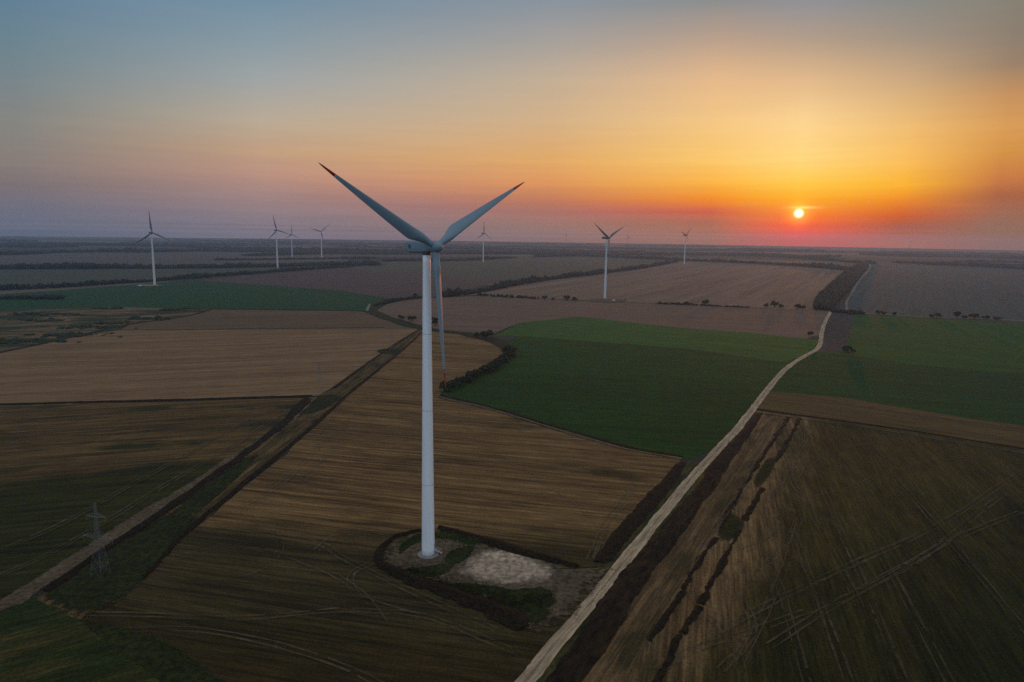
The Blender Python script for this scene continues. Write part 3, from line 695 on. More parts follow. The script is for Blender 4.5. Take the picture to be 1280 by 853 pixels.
# --- dirt roads on the right
ribbon('verge', [(640, 920), (681, 853), (732, 785), (778, 722), (810, 684), (858, 624), (894, 578), (931, 534), (945, 516)], 8.0, M_VERGE_S, 'grassy verge on the right of the dirt road', 'verge', jitter=0.4)
ribbon('verge', [(752, 716), (764, 704), (816, 641), (848, 603), (866, 578)], 8.0, M_VERGE_S, 'grassy verge between stubble and dirt road', 'verge', jitter=0.4)
ribbon('road', [(470, 1060), (560, 955), (656, 853), (690, 810), (738, 755), (803, 674), (858, 606), (893, 567), (922, 536), (946, 505), (968, 477), (986, 458.5), (1006, 445.5), (1020, 437.5), (1025.5, 429), (1027.5, 415), (1032, 402), (1038.5, 389.5)], 4.4, M_ROAD, 'pale dirt road winding between the fields', 'road', jitter=0.10, seg=10, step=1.6)
ribbon('verge', [(p[0], p[1]) for p in [(560, 955), (656, 853), (690, 810), (738, 755), (803, 674), (858, 606), (893, 567), (922, 536), (946, 505), (968, 477), (986, 458.5)]], 0.7, worn_mat('grassy_crown', (0.14, 0.115, 0.07), (0.24, 0.19, 0.125), 0.9, (0.0, 0.55)), 'thin grassy crown along the middle of the dirt road', 'verge', jitter=0.1, seg=10)
ROADLINE = [(470, 1060), (560, 955), (656, 853), (690, 810), (738, 755), (803, 674), (858, 606), (893, 567), (922, 536), (946, 505), (968, 477), (986, 458.5), (1006, 445.5), (1020, 437.5), (1025.5, 429), (1027.5, 415), (1032, 402)]
for _s in (-0.95, 0.95):
    ribbon('wheel_rut', ROADLINE, 0.7, M_RUTROAD, 'packed pale wheel line on the dirt road', 'wheel rut', jitter=0.08, seg=10, off=_s)
ribbon('track', [(596, 370.3), (700, 375.3), (800, 379.6), (880, 382.6), (940, 384.6), (987, 387.3), (1038, 389.8)], 5, M_PALE_S, 'pale farm track lined with bushes', 'track', jitter=0.4, step=6)
ribbon('track', [(1038, 389.8), (1069, 391.8), (1103, 393.6), (1161, 397), (1252, 400.2), (1360, 406)], 6, M_PALE_S, 'pale farm track along the top of the right green field', 'track', jitter=0.5, step=6)
ribbon('track', [(1057, 390), (1057, 378), (1065.5, 363.5), (1075, 349), (1087, 336), (1086, 329.5), (1078, 325)], 7, M_PALE_S, 'pale track beside the tree belt', 'track', jitter=0.5, step=8)
sheet('verge', [(1038, 389), (1056, 389.5), (1057, 378), (1065, 363), (1075, 348), (1086, 335.5), (1084, 331), (1062, 358), (1048, 376)], M_PLOUGH, 'dark strip between tree belt and pale track', 'verge', jitter=0.6, step=8)

# --- dark strips beside the road
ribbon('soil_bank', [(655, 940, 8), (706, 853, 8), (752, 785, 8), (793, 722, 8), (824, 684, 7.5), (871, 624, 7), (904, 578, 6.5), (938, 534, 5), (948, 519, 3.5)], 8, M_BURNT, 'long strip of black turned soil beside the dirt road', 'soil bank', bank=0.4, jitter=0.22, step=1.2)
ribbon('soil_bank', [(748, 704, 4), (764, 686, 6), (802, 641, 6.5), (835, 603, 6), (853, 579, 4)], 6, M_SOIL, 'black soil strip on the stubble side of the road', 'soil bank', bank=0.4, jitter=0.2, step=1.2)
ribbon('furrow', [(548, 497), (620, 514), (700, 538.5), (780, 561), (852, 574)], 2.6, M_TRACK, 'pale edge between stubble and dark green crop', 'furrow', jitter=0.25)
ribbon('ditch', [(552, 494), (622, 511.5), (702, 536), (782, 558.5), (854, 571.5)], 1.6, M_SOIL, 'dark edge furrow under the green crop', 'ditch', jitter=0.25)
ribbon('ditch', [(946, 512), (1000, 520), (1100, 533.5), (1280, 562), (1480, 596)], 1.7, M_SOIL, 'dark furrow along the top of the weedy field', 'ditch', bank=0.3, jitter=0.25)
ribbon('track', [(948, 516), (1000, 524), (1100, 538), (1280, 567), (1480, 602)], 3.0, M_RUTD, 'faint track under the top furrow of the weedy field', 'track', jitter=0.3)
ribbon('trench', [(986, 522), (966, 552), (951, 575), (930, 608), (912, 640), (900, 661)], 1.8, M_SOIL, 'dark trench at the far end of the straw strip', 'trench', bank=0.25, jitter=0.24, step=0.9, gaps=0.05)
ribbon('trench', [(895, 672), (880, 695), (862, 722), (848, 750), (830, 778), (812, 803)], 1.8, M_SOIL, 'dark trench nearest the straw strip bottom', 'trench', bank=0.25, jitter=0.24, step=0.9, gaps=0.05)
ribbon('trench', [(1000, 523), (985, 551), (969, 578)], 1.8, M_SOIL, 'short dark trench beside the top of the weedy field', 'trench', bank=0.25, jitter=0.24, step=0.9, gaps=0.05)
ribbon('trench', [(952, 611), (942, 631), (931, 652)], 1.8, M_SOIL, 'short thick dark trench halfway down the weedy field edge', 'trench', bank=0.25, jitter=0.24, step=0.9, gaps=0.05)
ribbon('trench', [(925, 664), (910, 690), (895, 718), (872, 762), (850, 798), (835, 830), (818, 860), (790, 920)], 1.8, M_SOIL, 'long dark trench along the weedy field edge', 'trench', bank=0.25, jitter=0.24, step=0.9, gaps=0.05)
patch('verge', [(972, 574), (962, 596), (948, 612), (940, 606), (948, 588), (960, 572)], M_WEED_S, 'green weeds in the gap between trenches', 'verge')
patch('verge', [(912, 640), (932, 652), (922, 674), (900, 678), (896, 660)], M_WEED_S, 'dark green weeds where two trenches nearly meet', 'verge')

# --- turbine pad
patch('pad', [(531, 667), (590, 678), (610, 682), (680, 702), (720, 712), (756, 712), (742, 732), (700, 775), (660, 785), (636, 765), (597, 748), (552, 733), (498, 714), (480, 702), (482, 690), (500, 676)], M_BARE_S, 'bare earth pad round the tall turbine', 'pad')
patch('gravel', [(590, 690), (620, 687), (650, 691), (680, 702), (700, 716), (686, 728), (662, 734), (625, 733), (590, 727), (568, 717), (574, 704)], M_GRAVEL_S, 'pale gravel hardstand beside the tall turbine', 'gravel')
patch('verge', [(604, 732), (640, 738), (668, 735), (692, 741), (694, 758), (674, 782), (640, 770), (612, 752)], M_DGREEN_S, 'dark grass slope below the gravel', 'verge')
patch('verge', [(498, 714), (525, 722), (560, 730), (600, 732), (606, 746), (575, 744), (530, 732)], M_DGREEN_S, 'dark grass between the gravel and the curving bank', 'verge')
patch('verge', [(564, 689), (592, 684), (586, 698), (568, 708), (555, 703)], M_DGREEN_S, 'dark grass between turbine foot and gravel', 'verge')
patch('verge', [(508, 712), (530, 710), (556, 706), (566, 712), (548, 722), (522, 721)], M_DGREEN_S, 'dark grass along the near side of the turbine foot', 'verge')
patch('verge', [(500, 683), (520, 671), (531, 668), (531, 676), (514, 684), (500, 694)], M_DGREEN_S, 'dark grass behind the turbine foot', 'verge')
ribbon('soil_bank', [(549, 661, 3), (575, 668, 5), (609, 678, 6), (645, 688, 6), (679, 698, 5), (705, 705, 3.5), (724, 710, 1.5)], 5, M_SOIL, 'black soil bank behind the gravel pad', 'soil bank', bank=0.8, jitter=0.2, step=1)
ribbon('soil_bank', [(531, 663, 1.5), (512, 667, 2), (493, 673, 2.2), (478, 687, 2.5), (474, 699, 2.5), (480, 709, 3), (500, 719, 4), (526, 729, 5), (552, 738, 6), (585, 750, 7), (615, 762, 8), (640, 774, 8), (655, 787, 5)], 3, M_SOIL, 'black soil bank curving round the front of the pad', 'soil bank', bank=0.7, jitter=0.25, step=1)

# --- wheel ruts: pairs of pale lines pressed into the straw
def ruts(pts, label, mat=None, gauge=1.9, w=0.42, gaps=0.06, seg=8):
    z = next_z()
    P = pts
    for s in (-1, 1):
        ribbon('wheel_rut', P, w, mat or M_RUT, label, 'wheel rut', jitter=0.10, z=z, off=s * gauge / 2, gaps=gaps, seg=seg)
RIGHT_R = M_RUTD
ruts([(1300, 577), (1247, 610), (1198, 643), (1140, 674), (1073, 703), (1016, 730), (945, 765), (880, 800), (835, 830)], 'pale tractor rut, upper of the long diagonal pair on the weedy field', RIGHT_R, w=0.65)
ruts([(1250, 622), (1222, 643), (1165, 690), (1082, 738), (1016, 763), (941, 790), (871, 812), (820, 840)], 'pale tractor rut, lower of the long diagonal pair on the weedy field', RIGHT_R, w=0.65)
ruts([(985, 624), (1007, 624), (1057, 614), (1107, 593), (1165, 577), (1239, 570), (1330, 572)], 'faint tractor rut curving up to the top furrow', RIGHT_R, w=0.45)
ruts([(1000, 535), (999, 575), (985, 595), (974, 610), (970, 624), (985, 628), (997, 640), (992, 662), (974, 690), (950, 715), (937, 735)], 'faint tractor rut winding beside the trenches', RIGHT_R, w=0.45)
for k, (a, b) in enumerate([((1011, 637), (1075, 760)), ((1028, 612), (1130, 853)), ((991, 666), (1060, 853)), ((1070, 640), (1190, 860)), ((1120, 600), (1290, 800)), ((960, 690), (1010, 860))]):
    ruts([a, ((a[0] + b[0]) / 2 + 1.5, (a[1] + b[1]) / 2), b], 'faint straight seed row line on the weedy field', RIGHT_R, w=0.45)
ruts([(575, 515), (587, 537), (612, 562), (662, 593), (690, 611), (720, 630), (744, 653), (757, 672)], 'pale rut swinging across the golden stubble')
ruts([(838, 583), (812, 606), (794, 624), (770, 650), (752, 680), (745, 700)], 'pale headland rut beside the black soil strip')
ruts([(790, 595), (792, 607), (782, 622), (765, 645), (750, 672), (738, 700)], 'pale headland rut further from the black soil strip')
ruts([(760, 572), (782, 582), (794, 596), (790, 612), (772, 634), (752, 662)], 'pale rut looping in the field corner')
ruts([(440, 520), (430, 534), (397, 560), (360, 599), (310, 630), (265, 652)], 'pale headland rut along the narrow ditch')
ruts([(445, 490), (431, 498), (416, 522), (397, 552), (398, 566), (415, 568), (450, 578), (520, 588)], 'pale rut turning away from the narrow ditch')
ruts([(430, 553), (405, 573), (375, 597), (346, 615), (300, 640)], 'pale rut on the stubble further from the narrow ditch')
ruts([(112, 769), (199, 771), (286, 775), (372, 769), (430, 765), (513, 769), (560, 782), (604, 800), (650, 820)], 'pale rut crossing the dark weedy stubble', M_RUT, w=0.5)
ruts([(265, 655), (330, 668), (400, 682), (430, 700), (500, 735), (560, 762), (620, 790)], 'faint rut sweeping below the soil bank', M_RUTD, w=0.5)
ruts([(985, 530), (965, 548), (940, 580), (935, 605), (905, 645), (875, 690), (845, 735), (800, 805), (770, 860)], 'pale rut along the straw strip', M_RUT, w=0.5)
ruts([(955, 525), (962, 535), (950, 556), (920, 590), (885, 640), (845, 700), (800, 765), (750, 840)], 'pale rut along the road side of the straw strip', M_RUT, w=0.5)

for pts, lab in [
    ([(1005, 528), (1008, 548), (998, 566), (988, 590), (995, 612), (1010, 624)], 'pale swirl of ruts near the top trench'),
    ([(978, 560), (985, 575), (978, 600), (962, 618), (958, 640), (968, 655)], 'pale turning ruts between the trenches'),
    ([(930, 690), (950, 678), (968, 660), (975, 640), (962, 628)], 'pale turning ruts beside the thick trench'),
    ([(905, 735), (925, 752), (940, 780), (930, 810), (900, 840)], 'pale curving ruts at the lower edge of the weedy field'),
    ([(880, 770), (905, 790), (925, 830), (930, 870)], 'pale rut curling beside the long trench'),
    ([(1000, 650), (985, 700), (960, 760), (925, 830)], 'pale ruts running parallel to the long trench'),
    ([(1120, 552), (1060, 560), (1020, 575), (1000, 600)], 'pale rut coming in from the top furrow'),
    ([(1280, 640), (1200, 672), (1120, 715), (1040, 760), (960, 810)], 'pale rut under the diagonal pair'),
]:
    ruts(pts, lab, M_RUTD, w=0.5)
for pts, lab in [
    ([(200, 705), (260, 690), (330, 690), (400, 712), (450, 742), (480, 780)], 'pale rut bending through the weedy stubble'),
    ([(300, 640), (340, 665), (350, 690), (320, 715), (270, 725)], 'pale turning rut by the narrow ditch'),
    ([(150, 790), (250, 790), (360, 812), (450, 845), (520, 890)], 'pale rut along the near end of the stubble'),
    ([(395, 690), (420, 672), (455, 668), (478, 672)], 'pale rut skirting the soil bank'),
    ([(465, 705), (440, 720), (445, 745), (480, 760), (530, 775)], 'pale rut looping below the soil bank'),
    ([(540, 505), (600, 520), (690, 545), (770, 568)], 'pale headland rut along the green crop edge'),
    ([(410, 600), (480, 598), (540, 606), (600, 604), (680, 618)], 'pale swath line across the golden stubble'),
]:
    ruts(pts, lab, M_RUT, w=0.4)
for pts, lab in [
    ([(0, 690), (80, 655), (160, 610), (240, 566), (320, 520)], 'pale rut parallel to the sandy track'),
    ([(-20, 730), (60, 695), (130, 655), (210, 606), (300, 553), (360, 515)], 'pale rut close beside the sandy track'),
]:
    ruts(pts, lab, M_RUTD, w=0.9)

# ------------------------------------------------------------------ wind turbines
def airfoil(n=20):
    pts = []
    for i in range(n):
        t = 2 * math.pi * i / n
        x = 0.5 * (1 + math.cos(t))
        th = 5 * (0.2969 * math.sqrt(max(x, 0)) - 0.126 * x - 0.3516 * x ** 2 + 0.2843 * x ** 3 - 0.1036 * x ** 4)
        pts.append((x, th if t <= math.pi else -th))
    return pts
AF = airfoil()
RB = 43.3
def blade_mesh(r0, r1, nsec):
    """blade along +Z; leading edge +X, wind side -Y"""
    V, Fq = [], []
    n = len(AF)
    for k in range(nsec):
        r = r0 + (r1 - r0) * k / (nsec - 1)
        t = r / RB
        root = 0.95 * 2
        if t < 0.22:
            s = max(0.0, (t - 0.05) / 0.17); s = s * s * (3 - 2 * s)
            chord = root + (3.75 - root) * s
            thick = 1.0 + (0.30 - 1.0) * s
        else:
            u = (t - 0.22) / 0.78
            chord = 3.75 * (1 - u) ** 0.92 * 0.94 + 0.22 + 0.0
            if u > 0.97: chord *= max(0.12, (1 - u) / 0.03)
            thick = 0.30 - 0.16 * min(1, u * 1.6)
            s = 1.0
        twist = R_(14) * (1 - min(1, t)) ** 1.6 + R_(17)
        bend = -1.4 * t * t
        for x, y in AF:
            # blend circle -> airfoil
            ax = (x - 0.5 * (1 - s) - 0.30 * s) * chord
            th = (0.20 * thick / 0.2) * y * chord
            cx = (x - 0.5) * chord
            cyy = math.copysign(math.sqrt(max(0, 0.25 - (x - 0.5) ** 2)), y) * chord
            X = -(ax * s + cx * (1 - s)); Y = th * s + cyy * (1 - s)
            c, sn = math.cos(-twist), math.sin(-twist)
            V.append((X * c - Y * sn, X * sn + Y * c + bend, r))
    for k in range(nsec - 1):
        for i in range(n):
            j = (i + 1) % n
            Fq.append((k * n + i, k * n + j, (k + 1) * n + j, (k + 1) * n + i))
    me = bpy.data.meshes.new('blade')
    me.from_pydata(V, [], Fq + [list(range(n))[::-1], list(range((nsec - 1) * n, nsec * n))])
    bm = bmesh.new(); bm.from_mesh(me); bmesh.ops.recalc_face_normals(bm, faces=bm.faces)
    for f in bm.faces: f.smooth = len(f.verts) < 5
    bm.to_mesh(me); bm.free()
    return me
R_TIP = 37.6
ME_BLADE = blade_mesh(1.2, R_TIP, 40); ME_BLADE.materials.append(M_BLADE)
ME_TIP = blade_mesh(R_TIP, RB, 10); ME_TIP.materials.append(M_RED)

def obj_of(name, me, parent):
    return link(bpy.data.objects.new(name, me), parent)

HUB_H = 100.0
TILT = R_(5)
def build_turbine():
    root = empty('wind_turbine')
    # tower: four tapering steel cans with narrow flanges
    bm = bmesh.new()
    H = 97.6; prof = []
    for k in range(0, 41):
        h = H * k / 40
        r = 2.12 - (2.12 - 1.18) * (h / H) ** 1.05
        prof.append((r, h))
    lathe(bm, prof, 56)
    tower = mesh_bm('tower', bm, M_WHITE, root, True)
    bm = bmesh.new(); lathe(bm, [(3.6, -0.3), (3.6, 0.35), (3.1, 0.5), (2.1, 0.55)], 40)
    mesh_bm('foundation', bm, M_CONC, root)
    # entrance door and steps on the side away from the rotor shade
    da = R_(-35)
    bm = bmesh.new(); box(bm, (2.10, 0, 2.9), (0.16, 1.0, 2.3)); bmesh.ops.bevel(bm, geom=bm.edges[:], offset=0.05, segments=1)
    door = mesh_bm('door', bm, M_DARK, root)
    bm = bmesh.new()
    for k in range(8): box(bm, (4.6 - k * 0.28, 0, 0.2 + k * 0.2), (0.3, 1.1, 0.06))
    box(bm, (2.4, 0, 1.72), (0.9, 1.3, 0.07))
    st = mesh_bm('stairs', bm, M_GREY, root)
    bm = bmesh.new()
    for s in (-0.6, 0.6):
        bar(bm, (4.7, s, 1.1), (2.7, s, 2.65), 0.06); bar(bm, (2.7, s, 2.65), (2.1, s, 2.65), 0.06)
        for x, z0, z1 in ((4.7, 0.1, 1.1), (3.7, 0.8, 1.9), (2.7, 1.7, 2.65)): bar(bm, (x, s, z0), (x, s, z1), 0.05)
    mesh_bm('handrail', bm, M_GREY, st)
    for o in (door, st): o.rotation_euler = (0, 0, da)
    # nacelle: long faired box, flat underneath, cut back at the tail
    bm = bmesh.new()
    secs = [(-2.6, 1.25, -1.35, 1.25), (-1.6, 1.55, -1.70, 1.65), (0.0, 1.70, -1.80, 1.85), (3.5, 1.72, -1.80, 1.95), (7.0, 1.65, -1.75, 2.0), (9.0, 1.55, -1.35, 2.0), (9.5, 1.4, -0.9, 1.85)]
    rings = []
    for y, w, zb, zt in secs:
        ring = []
        for i in range(28):
            a = 2 * math.pi * i / 28
            c, s = math.cos(a), math.sin(a)
            e = 0.38
            x = w * math.copysign(abs(c) ** e, c); zz = math.copysign(abs(s) ** e, s)
            z = zz * zt if zz > 0 else -zz * zb
            ring.append(bm.verts.new((x, y, z)))
        rings.append(ring)
    for a, b in zip(rings[:-1], rings[1:]):
        for i in range(28): bm.faces.new((a[i], a[(i + 1) % 28], b[(i + 1) % 28], b[i]))
    bm.faces.new(rings[0]); bm.faces.new(rings[-1])
    nac = mesh_bm('nacelle', bm, M_BLADE, root, True)
    nac.location = (0, 0, HUB_H); nac.rotation_euler = (-TILT * 0.5, 0, 0)
    for s in (-1, 1):
        bm = bmesh.new(); box(bm, (s * 1.70, 6.6, 0.25), (0.10, 0.9, 1.1))
        mesh_bm('vent', bm, M_DARK, nac)
    bm = bmesh.new()
    bar(bm, (0.6, 8.2, 1.9), (0.6, 8.2, 3.6), 0.08); bar(bm, (-0.6, 8.2, 1.9), (-0.6, 8.2, 3.4), 0.08); bar(bm, (-0.9, 8.2, 3.0), (0.9, 8.2, 3.0), 0.06)
    mesh_bm('wind_sensor_mast', bm, M_GREY, nac)
    bm = bmesh.new(); lathe(bm, [(1.22, 97.5), (1.36, 97.7), (1.36, 98.35)], 40)
    mesh_bm('yaw_collar', bm, M_DARK, root)
    # spinner
    bm = bmesh.new()
    prof = [(1.45, 2.0), (1.72, 1.3), (1.78, 0.3), (1.72, -0.7), (1.5, -1.6), (1.12, -2.3), (0.6, -2.75), (0.12, -2.9)]
    lathe(bm, prof, 36, 'Y')
    hub = mesh_bm('hub', bm, M_BLADE, root, True)
    hub.location = (0, -4.5, HUB_H); hub.rotation_euler = (-TILT, 0, 0)
    for k in range(3):
        bl = obj_of('blade', ME_BLADE, root)
        obj_of('blade_tip', ME_TIP, bl)
    return root

def pose(root, base, s, yaw, phase):
    root.location = base; root.scale = (s, s, s); root.rotation_euler = (0, 0, R_(yaw))
    k = 0
    for c in root.children:
        if c.name.split('.')[0] == 'blade':
            m = Matrix.Translation((0, -4.5, HUB_H)) @ Matrix.Rotation(-TILT, 4, 'X') @ Matrix.Rotation(R_(phase + 120 * k), 4, 'Y')
            c.matrix_local = m; k += 1

def copy_tree(o, parent=None):
    c = o.copy(); COL.objects.link(c)
    if parent is not None:
        c.parent = parent; c.matrix_parent_inverse = o.matrix_parent_inverse.copy()
    for ch in list(o.children): copy_tree(ch, c)
    return c

main_t = build_turbine()
pose(main_t, (-26.45, 210.0, 0), 1.0, 43.4, 60.3)
GRP = 'wind turbines standing across the plain'
tag(main_t, 'tallest white wind turbine with red blade tips, standing beside the pale gravel pad', 'wind turbine', GRP)
for base, s, yaw, ph, lab in [
    ((-675.1, 1286.9), 0.984, 45.3, -3.3, 'white wind turbine with one blade straight up, at the edge of the bluish green field'),
    ((-678.9, 1976.5), 1.071, 43.6, -12.1, 'far wind turbine just beyond the long tree belt, blade tip crossing a smaller turbine'),
    ((-898.1, 2792.6), 0.93, 44, 1, 'hazy far wind turbine seen edge on behind the tip of a nearer one'),
    ((-766.3, 2751.3), 1.054, 14.4, 48.3, 'far wind turbine with raised V blades, just left of the tallest one'),
    ((-110.4, 2535.1), 1.074, 43.1, 1.6, 'far wind turbine with one blade upright, just right of the tallest one'),
    ((529.5, 6929.9), 1.033, 45.4, 69.5, 'tiny pale wind turbine at the horizon, faintest beneath the dusky orange sky'),
    ((153.7, 1135.9), 1.009, 41.0, 63.0, 'dark bladed wind turbine on the striped brown field behind the bush lined track'),
    ((943.0, 5663.7), 0.995, -43.7, 107.8, 'small hazy wind turbine close behind the one on the striped brown field'),
    ((657.7, 2640.0), 1.109, 44.5, 47.0, 'far wind turbine with raised V blades between the low sun and the striped field'),
    ((4600, 8000), 0.80, 44, 60, 'faint wind turbine on the horizon right of the sun, nearer to it of two'),
    ((5150, 8050), 0.76, 44, 10, 'faint wind turbine on the horizon right of the sun, further from it of two'),
]:
    t = copy_tree(main_t)
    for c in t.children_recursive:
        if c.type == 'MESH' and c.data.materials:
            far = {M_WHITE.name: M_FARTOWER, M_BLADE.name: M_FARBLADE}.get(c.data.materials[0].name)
            if far is M_FARTOWER and math.hypot(*base) > 4000: far = M_FARBLADE  # horizon towers take the darkest copy, painted as silhouettes against the sky
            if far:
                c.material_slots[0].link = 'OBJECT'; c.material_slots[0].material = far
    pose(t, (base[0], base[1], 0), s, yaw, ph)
    tag(t, lab, 'wind turbine', GRP)

# ------------------------------------------------------------------ lattice pylons and their wires
PY_H = 23.0
ARMS = ((10.9 + 1.2, 5.2), (18.6, 3.4))
def build_pylon():
    root = empty('power_pylon')
    bm = bmesh.new()
    def half(z): return 1.9 - (1.9 - 0.42) * min(1, z / 15.0) if z < 15 else 0.42 - 0.24 * (z - 15) / 8
    levels = [0, 3.4, 6.2, 8.6, 10.6, 12.2, 13.6, 15, 16.6, 18.2, 19.8, 21.4, 23]
    cor = ((-1, -1), (1, -1), (1, 1), (-1, 1))
    for a, b in zip(levels[:-1], levels[1:]):
        ha, hb = half(a), half(b)
        for i in range(4):
            ca, cb = cor[i], cor[(i + 1) % 4]
            bar(bm, (ca[0] * ha, ca[1] * ha, a), (ca[0] * hb, ca[1] * hb, b), 0.055)
            bar(bm, (ca[0] * ha, ca[1] * ha, a), (cb[0] * hb, cb[1] * hb, b), 0.022)
            bar(bm, (cb[0] * ha, cb[1] * ha, a), (ca[0] * hb, ca[1] * hb, b), 0.022)
            bar(bm, (ca[0] * hb, ca[1] * hb, b), (cb[0] * hb, cb[1] * hb, b), 0.022)
    mesh_bm('mast', bm, M_PYL, root)
    for z, L in ARMS:
        bm = bmesh.new()
        for s in (-1, 1):
            h = half(z)
            for yy in (-h, h):
                bar(bm, (s * h, yy, z), (s * L, 0, z + 0.15), 0.06)
                bar(bm, (s * h, yy, z + 1.3), (s * L, 0, z + 0.2), 0.05)
            for f in (0.3, 0.6):
                x = s * (h + (L - h) * f)
                bar(bm, (x, -h * (1 - f), z + 0.05), (x, h * (1 - f), z + 0.05), 0.07)
                bar(bm, (x, 0, z + 0.05), (x, 0, z + 1.3 * (1 - f)), 0.07)
        mesh_bm('crossarm', bm, M_PYL, root)
        for s in (-1, 1):
            bm = bmesh.new()
            prof = []
            for k in range(7): prof += [(0.04, -0.2 * k), (0.10, -0.2 * k - 0.08), (0.05, -0.2 * k - 0.16)]
            lathe(bm, prof[::-1], 10, 'Z', (s * (L - 0.1), 0, z))
            mesh_bm('insulator', bm, M_GLASSY, root)
    return root
pyl = build_pylon()
PPOS = [G(126, 719), G(400, 497), G(490.5, 438)]
pdir = math.atan2(PPOS[1].y - PPOS[0].y, PPOS[1].x - PPOS[0].x)
PLAB = ['grey lattice pylon in dark grass near the sandy track bend', 'grey lattice pylon where the cross ditch meets the corridor', 'small grey lattice pylon on the far dark grass pad']
for i, p in enumerate(PPOS):
    o = pyl if i == 0 else copy_tree(pyl)
    o.location = p; o.rotation_euler = (0, 0, R_(-12))
    tag(o, PLAB[i], 'pylon', 'power pylons along the ditch corridor')
WIRES = [(s * (L - 0.1), z - 1.4, n) for (z, L), n in zip(ARMS, ('lower', 'upper')) for s in (-1, 1)]
far_end = PPOS[2] + (PPOS[2] - PPOS[1]) * 2.0
near_end = PPOS[0] + (PPOS[0] - PPOS[1]) * 0.9
chain = [near_end, *PPOS]
rot = Matrix.Rotation(R_(-12), 3, 'Z')
for x, z, n in WIRES:
    bm = bmesh.new()
    for a, b in zip(chain[:-1], chain[1:]):
        pa = a + rot @ Vector((x, 0, z)); pb = b + rot @ Vector((x, 0, z))
        prev = pa
        for k in range(1, 17):
            t = k / 16
            q = pa.lerp(pb, t); q.z -= 5.0 * 4 * t * (1 - t)
            bar(bm, prev, q, 0.014); prev = q
    o = mesh_bm('power_line', bm, M_DARK)
    tag(o, 'thin sagging wire on the %s crossarms of the pylons, %s side' % (n, 'ditch' if x > 0 else 'track'), 'wire', 'wires between the pylons')

# ------------------------------------------------------------------ vegetation
def ico(sub):
    bm = bmesh.new(); bmesh.ops.create_icosphere(bm, subdivisions=sub, radius=1.0)
    V = np.array([v.co[:] for v in bm.verts]); Fq = np.array([[v.index for v in f.verts] for f in bm.faces])
    bm.free(); return V, Fq
ICO1 = ico(1); ICO2 = ico(2)

def leaves(cent, rad, n, size, r, squash=1.0):
    """n small leaf-clump quads spread through ellipsoid lobes"""
    Vs, Fs = [], []
    k = r.integers(0, len(cent), n)
    d = r.normal(size=(n, 3)); d /= np.linalg.norm(d, axis=1)[:, None]
    d[:, 2] = np.abs(d[:, 2]) * 1.0 - 0.25
    rr = rad[k][:, None] * (r.uniform(0.45, 1.12, (n, 1)))
    c = cent[k] + d * rr * np.array([1, 1, squash])
    u = r.normal(size=(n, 3)); u /= np.linalg.norm(u, axis=1)[:, None]
    w = r.normal(size=(n, 3)); w -= (w * u).sum(1)[:, None] * u; w /= np.linalg.norm(w, axis=1)[:, None]
    s = size * r.uniform(0.5, 1.3, (n, 1))
    V = np.stack([c - u * s - w * s * 0.7, c + u * s - w * s * 0.5, c + u * s * 0.8 + w * s * 0.7, c - u * s + w * s * 0.6], 1).reshape(-1, 3)
    F = np.arange(4 * n).reshape(n, 4)
    return V, F

def shrub(name, loc, w, h, label, cat, group=None, n=420, mat=None, seed=0, tall=False):
    r = np.random.default_rng(seed + 100)
    root = empty(name, loc, 0)
    tag(root, label, cat, group)
    nl = 6 if not tall else 8
    zc = h * 0.5
    cent = np.column_stack([r.uniform(-0.33, 0.33, nl) * w, r.uniform(-0.3, 0.3, nl) * w, r.uniform(0.32, 0.72, nl) * h])
    rad = r.uniform(0.24, 0.36, nl) * min(w, h * 1.1)
    V, F = leaves(cent, rad, n, 0.045 * (w + h) + 0.12, r)
    V[:, 2] = np.maximum(V[:, 2], 0.05)
    o = mesh_np('crown', V, F, mat or M_FOL, root)
    bm = bmesh.new()
    for k in range(4):
        a = r.uniform(0, 6.28); q = cent[k]
        prev = Vector((0.1 * math.cos(a), 0.1 * math.sin(a), -0.1))
        mid = Vector((q[0] * 0.4, q[1] * 0.4, q[2] * 0.5))
        bar(bm, prev, mid, 0.05 * h * 0.8, 0.03 * h); bar(bm, mid, Vector(q), 0.03 * h, 0.012 * h)
    mesh_bm('trunk', bm, M_BARK, root)
    return root

def belt(name, pts, width, h, label, spacing=3.2, mat=None, seed=0, hvar=0.35, world=False, rows=None):
    """long belt of trees seen from afar: lumpy crowns with ragged tops"""
    r = np.random.default_rng(seed + 500)
    P = densify([Vector(p) for p in pts] if world else catmull([G(*p) for p in pts], False, 8), spacing)
    rows = rows or max(1, int(width / (spacing * 1.1)))
    bv, bf = ICO1
    Vs, Fs, off = [], [], 0
    for i, p in enumerate(P):
        a = P[max(0, i - 1)]; b = P[min(len(P) - 1, i + 1)]
        t = (b - a).normalized(); nn = Vector((t.y, -t.x, 0))
        bigh = 1 + 0.35 * math.sin(i * 0.11 + seed) * math.sin(i * 0.037 + 2 * seed)
        for q in range(rows):
            u = ((q + 0.5) / rows - 0.5) * width + r.normal() * 0.25 * spacing
            hh = h * bigh * r.uniform(1 - hvar, 1 + hvar)
            rr = spacing * r.uniform(0.75, 1.25)
            c = np.array([p.x + nn.x * u + r.normal() * 0.4 * spacing, p.y + nn.y * u + r.normal() * 0.4 * spacing, 0])
            v = bv * (1 + 0.28 * r.normal(size=(len(bv), 1)))
            v = v * np.array([rr, rr, hh * 0.5]) + c + np.array([0, 0, hh * 0.48])
            v[:, 2] = np.maximum(v[:, 2], 0.02)
            Vs.append(v); Fs.append(bf + off); off += len(v)
    o = mesh_np(name, np.concatenate(Vs), np.concatenate(Fs), mat or M_FOL2)
    return tag(o, label, 'treeline', kind='stuff')

